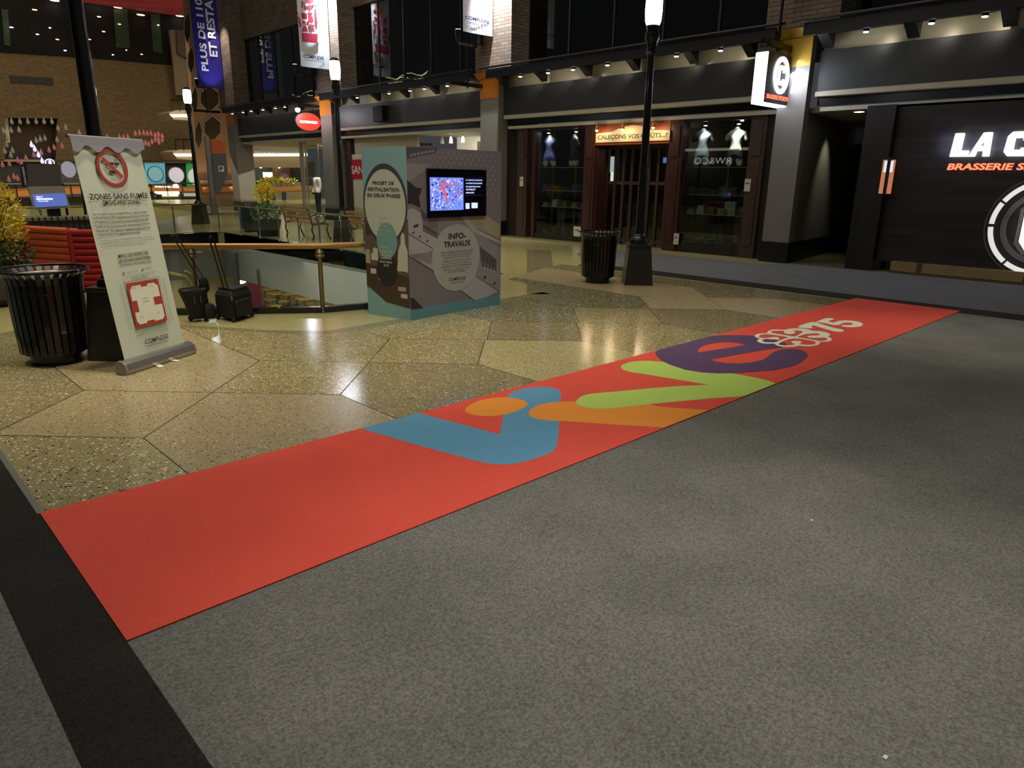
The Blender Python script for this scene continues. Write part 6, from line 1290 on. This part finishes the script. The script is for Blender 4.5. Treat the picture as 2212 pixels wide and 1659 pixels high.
# mezzanine slab with wood edge, and lower shops below it
W_EDGE=wood('mezzanine_wood_edge',(196,128,60),0,3,0.5,0.15)
fsh(58,[(-30,428),(58,424),(200,417),(325,414),(540,412),(545,402),(430,407),(325,405),(200,405),(58,412),(-30,416)],(0,0,0),'mezzanine_edge','long honey wood edge of the mezzanine across the far end','ledge',6.0,m=W_EDGE)
for k in range(9):
    u=330+k*26
    if 395<u<440: continue
LOWG=[((325,424),(545,416),(545,470),(325,470))]
fsh(59,[(-30,430),(545,416),(560,480),(-30,500)],(88,92,78),'wall_far_lower',None,None,0.3,var=0.5,scale=0.35)
fsh(58.8,[(340,416),(388,416),(388,424),(340,424)],(240,214,140),'strip_light','warm lit strip just under the mezzanine, beside the banner','lamp',0.05,2.2)
fsh(58.8,[(395,417),(426,417),(426,424),(395,424)],(190,186,160),'strip_light','pale strip under the mezzanine left of the far lamp post','lamp',0.05,0.5)
for k,(u0,u1,v0,v1) in enumerate(((334,343,446,472),(350,360,446,468),(362,372,447,468),(378,384,446,466))):
    fsh(58.7,[(u0,v0),(u1,v0),(u1+2,v1),(u0+2,v1)],(150,190,196),'lit_window','bluish lit shop window on the lower far level, %s from the banner'%['first','second','third','fourth'][k],'window',0.05,0.9,'lit lower windows',var=0.5,scale=3)
for k,u in enumerate((343,390,519,541)):
    fsh(57.5,[(u,420),(u+7,420),(u+10,470),(u+3,470)],(28,30,34),'column','dark pillar under the mezzanine, %s from the left'%['first','second','third','fourth'][k],'column',0.5,0,'mezzanine pillars')
for y_,(u0,u1),v in ((60,(326,545),398),(60,(-30,180),398)):
    f=Frame((0,57.9,0),(1,0,0),(0,0,1)); a0=f.loc((u0,v)); a1=f.loc((u1,v-6 if u0>0 else v)); t=thing('mezzanine_railing',(f.P(*a0)),'thin black railing with glass on the mezzanine, %s'%('right of the banner' if u0>0 else 'at the left'),'railing')
    MB().use(M_BLACK).tube([f.P(*a0),f.P(*a1)],0.05,6).build('handrail',parent=t)
    for k in range(8):
        q=f.P(*a0).lerp(f.P(*a1),k/7); MB().use(M_BLACK).tube([q,q-Vector((0,0,0.9))],0.035,6).build('post',parent=t)
# balconies at the right of the far brick wall
for k,(v0,lab) in enumerate(((238,'upper'),(323,'lower'))):
    f=Frame((0,60,0),(1,0,0),(0,0,1)); t=thing('balcony',(PY(400,v0,60).x,60,PY(400,v0,60).z),'%s pale balcony with lit underside and black rail, left of the peach tower'%lab,'balcony','far balconies')
    s_=8 if k else 0
    MB().use(M_BEIGE).extrude(f.pts([(365+s_,v0+5),(382+s_,v0),(432+s_,v0),(432+s_,v0+24),(375+s_,v0+20)]),(0,3,0)).build('slab',parent=t)
    MB().use(mat('lit_underside',(250,236,196),0.5,0,1.6)).extrude(f.pts([(366+s_,v0+9),(430+s_,v0+9),(430+s_,v0+15),(372+s_,v0+15)],0.03),(0,0.05,0)).build('lit_edge',parent=t)
    MB().use(M_BLACK).tube(f.pts([(368+s_,v0-22),(432+s_,v0-21)]),0.05,6).build('handrail',parent=t)
    for u in (371,388,405,422): MB().use(M_BLACK).tube(f.pts([(u+s_,v0-21),(u+s_+1,v0+2)]),0.04,6).build('post',parent=t)
fsh(66,[(366,64),(402,66),(405,205),(380,205),(374,135)],(112,96,74),'wall_far_bay',None,None,0.3)
fsh(65.5,[(382,66),(404,66),(408,128),(384,115)],(70,60,48),'window_8',None,None,0.2)
# peach stair tower with octagonal openings
YT_=40.0; f=Frame((0,YT_,0),(1,0,0),(0,0,1)); M_PEACH=mat('peach_plaster',(170,130,98),0.7,var=0.08,scale=0.8); M_MIRR=mat('bronze_mirror',(96,78,52),0.25,0.5,var=0.3)
hexes=[(452,212,20,26),(458,276,18,26)]
side=[(420,216,7,30),(428,292,8,32),(412,130,7,30),(404,60,7,34)]
MB().use(M_PEACH).extrude(f.pts([(398,-60),(497,-60),(520,470),(433,470)]),(0,0.45,0)).build('wall_tower'); struct(bpy.data.objects['wall_tower'])
for k,(u,v,w_,h_) in enumerate(hexes+side):
    t=thing('octagonal_window',(f.pts([(u,v)])[0]),'%s octagonal bronze-mirrored opening in the peach tower'%['upper large','lower large','narrow middle left','narrow lower left','narrow upper left','narrow topmost left'][k],'window','octagonal tower openings')
    l=[(u,v-h_),(u+w_,v-h_*0.45),(u+w_,v+h_*0.4),(u+w_*0.3,v+h_),(u-w_*0.3,v+h_),(u-w_,v+h_*0.4),(u-w_,v-h_*0.45)] if k<2 else [(u,v-h_),(u+w_,v-h_*.4),(u+w_,v+h_*.4),(u,v+h_),(u-w_,v+h_*.4),(u-w_,v-h_*.4)]
    MB().use(M_MIRR).extrude(f.pts(l,0.02),(0,-0.03,0)).build('pane',parent=t); MB().use(M_STRIP).tube(f.pts(l,0.05),0.022,5,closed=True).build('frame',parent=t)
MB().use(mat('peach_ledge',(170,132,92),0.6)).extrude(f.pts([(428,390),(512,390),(514,398),(430,398)],0.3),(0,0.3,0)).build('trim_9'); struct(bpy.data.objects['trim_9'])
MB().use(W_EDGE).extrude(f.pts([(430,404),(515,402),(516,413),(432,416)],0.5),(0,0.3,0)).build('trim_10'); struct(bpy.data.objects['trim_10'])
spot('tower_uplight',(PY(440,400,39.2).x,39.2,0.6),(PY(440,330,40).x,40,3.2),40,60,0.8,(1,0.75,0.5),0.1); spot('tower_uplight',(PY(503,400,39.2).x,39.2,0.6),(PY(500,330,40).x,40,3.2),40,60,0.8,(1,0.75,0.5),0.1)
spot('tower_light',(11,33,7),(15.8,40,4.5),130,50,1,(1,0.85,0.62),0.3)
# parking totem
f=Frame((0,30.6,0),(1,0,0),(0,0,1)); p=f.pts([(470,470)])[0]
t=thing('parking_totem',(p.x,30.6,0),'tall grey parking totem with orange top and white P panel','totem')
def ft(l,m,nm,e=0.0,d=0.12): return MB().use(m).extrude(f.pts(l,e),(0,d,0)).build(nm,parent=t)
ft([(441,294),(449,294),(468,478),(458,478)],mat('totem_grey',(128,128,126),0.4,0.2),'side_post',0.1)
ft([(455,302),(486,304),(488,330),(458,330)],mat('totem_orange',(206,98,40),0.5),'orange_panel')
ft([(458,331),(488,331),(492,372),(477,414),(468,418),(463,400)],mat('totem_slate',(96,94,94),0.5),'grey_panel')
ft([(471,358),(483,358),(484,371),(472,371)],M_WHITE,'white_square',0.02,0.02)
b=MB().use(M_INK); text(b,f,'P',f.loc((474,368))[0],f.loc((481,368))[0],f.loc((474,369))[1],f.loc((474,360))[1],0.03,0.03); b.build('letter_p',parent=t)
x0=f.loc((462,0))[0]; MB().use(mat('totem_base',(120,122,124),0.4,0.3)).lathe((f.loc((468,480))[0],30.6,0),[(0.3,0),(0.3,0.04),(0.06,0.06),(0.06,0.9)],16).build('foot',parent=t)
# shops seen through the open far bay
fsh(46,[(540,296),(660,290),(664,330),(545,332)],(96,92,80),'shop_header','grey far shop header with faint letters GARAGE, seen through the open bay','fascia',0.3)
fsh(45.9,[(545,332),(664,331),(664,337),(546,338)],(250,240,205),'lit_strip','bright light strip under the far shop header, through the open bay','lamp',0.1,1.8)
b=MB().use(mat('faint_letters',(190,186,176),0.5)); f=Frame((0,45.85,0),(1,0,0),(0,0,1)); text(b,f,'GARAGE',f.loc((550,328))[0],f.loc((604,328))[0],f.loc((575,331.5))[1],f.loc((575,328))[1],0.02,0.02,mirror=True); tag(b.build('shop_lettering',origin=f.P(*f.loc((575,330)))),'faint pale letters on the grey far shop header','lettering')
fsh(46.2,[(546,338),(664,337),(664,362),(546,362)],(130,112,84),'wall_far_shop',None,None,0.2)
fsh(48,[(546,355),(680,350),(680,410),(546,410)],(40,46,38),'wall_far_shop',None,None,0.2,var=0.6,scale=1.2)
fsh(47.5,[(592,352),(626,348),(628,392),(594,392)],(96,66,44),'shop_display','brown display block inside the far dark shop','display',0.4,var=0.4,scale=2)
fsh(47.3,[(570,372),(588,372),(590,386),(572,386)],(206,220,214),'shop_display','glowing white counter inside the far dark shop','display',0.2,1.6,var=0.4,scale=2)
disc(47.2,615,384,9,(84,90,110),'round grey disc display in the far dark shop, through the open bay',0.2,M_CHROME)
for k,(u,v) in enumerate(((563,360),(603,360))):
    p=PY(u,v,47); tag(MB().use(em('far_spot_lit',(255,248,230),14)).ball(p,0.1,n=10,m=6).build('ceiling_lamp',origin=p),['left','right'][k]+' small bright lamp in the far dark shop','lamp','far shop lamps')
fsh(44,[(546,408),(680,402),(680,410),(546,415)],(0,0,0),'mezzanine_edge','honey wood ledge behind the open bay, under the yellow planting','ledge',0.5,m=W_EDGE)
fsh(44.3,[(580,396),(650,394),(650,404),(580,406)],(120,124,110),'glass_guard','greenish glass guard above the wood ledge, through the open bay','glass',0.05)
p=PY(600,394,44.6); t=thing('planter_row',(p.x,44.6,p.z),'row of yellow-green grasses above the wood ledge, through the open bay','plant'); foliage('foliage',(p.x,44.6,p.z),1.3,0.3,0.22,400,0.22,[L_YEL2,L_GRN],t,12)
fsh(48.2,[(546,412),(690,408),(690,475),(546,475)],(176,168,128),'wall_far_pale',None,None,0.2)
for k,u in enumerate((590,613)): fsh(46.5,[(u,415),(u+5,415),(u+6,450),(u+1,450)],(36,46,70),'column','dark blue pillar under the wood ledge, %s one through the open bay'%['left','right'][k],'column',0.3,0,'open bay pillars')
sbox('floor_far_walk',T_PLAIN,14.4,30,34.2,50,-0.3,-0.005); sbox('floor_entry',T_PLAIN,14.35,21,25.8,34.2,-0.01,0.004)
area('far_shop_light',(24,42,4.5),(26,47,1),90,5,3,(1,0.92,0.75))
# ============================================================ HANGING GLASS DROPS
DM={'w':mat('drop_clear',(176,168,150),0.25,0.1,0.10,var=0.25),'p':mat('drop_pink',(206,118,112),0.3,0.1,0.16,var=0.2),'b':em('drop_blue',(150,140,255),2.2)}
drops=[(25,262,'w'),(43,262,'w'),(60,262,'w'),(78,262,'w'),(95,262,'w'),(112,262,'w'),(7,282,'w'),(24,281,'w'),(41,280,'w'),(125,277,'w'),(142,275,'w'),(171,286,'w'),(188,285,'w'),(15,298,'w'),(14,312,'w'),(10,326,'w'),(27,325,'w'),(23,335,'w'),(78,303,'w'),(87,300,'w'),(97,298,'w'),(123,302,'w'),
 (68,312,'b'),(75,321,'b'),(83,334,'b'),(91,347,'b'),(134,315,'p'),(117,318,'p'),(106,324,'p'),(89,329,'p'),(73,334,'p'),(56,341,'p'),(38,346,'p'),(46,352,'p'),(20,353,'p'),(5,355,'p'),(19,387,'p'),(30,381,'p'),(38,385,'p'),
 (231,296,'p'),(258,296,'p'),(267,297,'p'),(276,296,'p'),(292,288,'p'),(301,287,'p'),(310,287,'p'),(318,288,'p'),(326,288,'p'),(335,292,'p'),(342,290,'p'),(350,294,'p'),(335,301,'p'),(342,300,'p'),(350,302,'p'),(343,307,'p'),(328,306,'p'),(314,309,'p'),(321,311,'p'),(306,314,'p'),(301,320,'p')]
YD=27.0
cw={'w':'clear','p':'pink','b':'glowing violet'}
hr=(lambda u: 'left' if u<60 else ('centre left' if u<150 else 'right'))
first={}
ORD=['first','second','third','fourth','fifth','sixth','seventh','eighth','ninth','tenth','eleventh','twelfth','thirteenth','fourteenth','fifteenth']
DL=[]
for n_,ph in ((6,'%s from the left in the top row over the dark recess'),(3,'%s from the left in the second row at the left edge'),(2,'%s from the left just right of the dark recess'),(2,'%s from the left close beside the black lamp post'),(5,'%s down the string at the far left'),(3,'%s from the left in the short rising row in the recess'),(1,'alone at the right edge of the recess')):
    for q in range(n_): DL.append('clear grey glass drop, '+(ph%ORD[q] if '%' in ph else ph))
for q in range(4): DL.append('glowing violet glass drop, %s from the top of the slanting line'%ORD[q])
for n_,ph in ((10,'%s from the right in the trail falling to the left edge'),(3,'%s from the left in the trio at the lower left'),(4,'%s from the left in the row just above the banner'),(8,'%s from the left in the upper row right of the banner'),(9,'%s along the lower bunch right of the banner')):
    for q in range(n_): DL.append('pink glass drop, '+ph%ORD[q])
def put_drop(u,v,c,k):
    p=PY(u,v,YD+0.3*math.sin(k)); 
    if c not in first:
        t=thing('hanging_drop',p,'','ornament')
        MB().use(DM[c]).lathe(p,[(0.004,0.12),(0.012,0.09),(0.035,0.03),(0.052,-0.02),(0.05,-0.05),(0.03,-0.08),(0.004,-0.09)],14).build('glass_drop',parent=t,smooth=True)
        MB().use(M_BLACK).tube([p+Vector((0,0,0.12)),p+Vector((0,0,6.5))],0.0007,4).build('wire',parent=t)
        first[c]=t
    else: t=dup(first[c],p)
    t['label']=DL[k] if k<len(DL) else 'pink glass drop, lowest right of the banner'
    t['group']={'w':'clear hanging drops','p':'pink hanging drops','b':'violet lit hanging drops'}[c]
for k,(u,v,c) in enumerate(drops): put_drop(u,v,c,k)
# opposite side of the mall, only met as a reflection in the shop glass
sbox('wall_opposite',mat('opposite_dark_wall',(30,30,28),0.8),-9.3,-9.0,-6,32,0,9)
t=thing('shop_sign',(-8.9,22.6,2.8),'dark shop sign with white letters and pale bar, mirrored in the underwear shop glass','sign')
MB().use(M_BLACK).box(-8.98,-8.9,20.4,25.2,2.4,3.7).build('sign_board',parent=t)
f=Frame((-8.88,20.6,0),(0,1,0),(0,0,1)); b=MB().use(em('opposite_lit',(235,240,235),2.5)); f.o=Vector((-8.88,25.0,0)); f=Frame((-8.88,25.0,0),(0,-1,0),(0,0,1))
f=Frame((-8.88,20.6,0),(0,1,0),(0,0,1))
text(b,f,'RW&CO',1.0,3.4,2.62,2.98,0.0,0.0); b.build('lettering',parent=t)
MB().use(em('opposite_bar',(220,220,190),1.6)).box(-8.9,-8.86,20.6,24.8,3.35,3.5).build('lit_bar',parent=t)
# small litter on the floor
for k,(u,v) in enumerate(((1753,1124),(1912,1636))):
    p=G(u,v,0.008); tag(MB().use(M_PAPER).box(p.x-0.008,p.x+0.010,p.y-0.006,p.y+0.005,0.006,0.010).build('paper_scrap',origin=p),['tiny white paper scrap on the grey carpet, right of centre','tiny white paper scrap on the grey carpet by the bottom edge'][k],'litter','paper scraps')
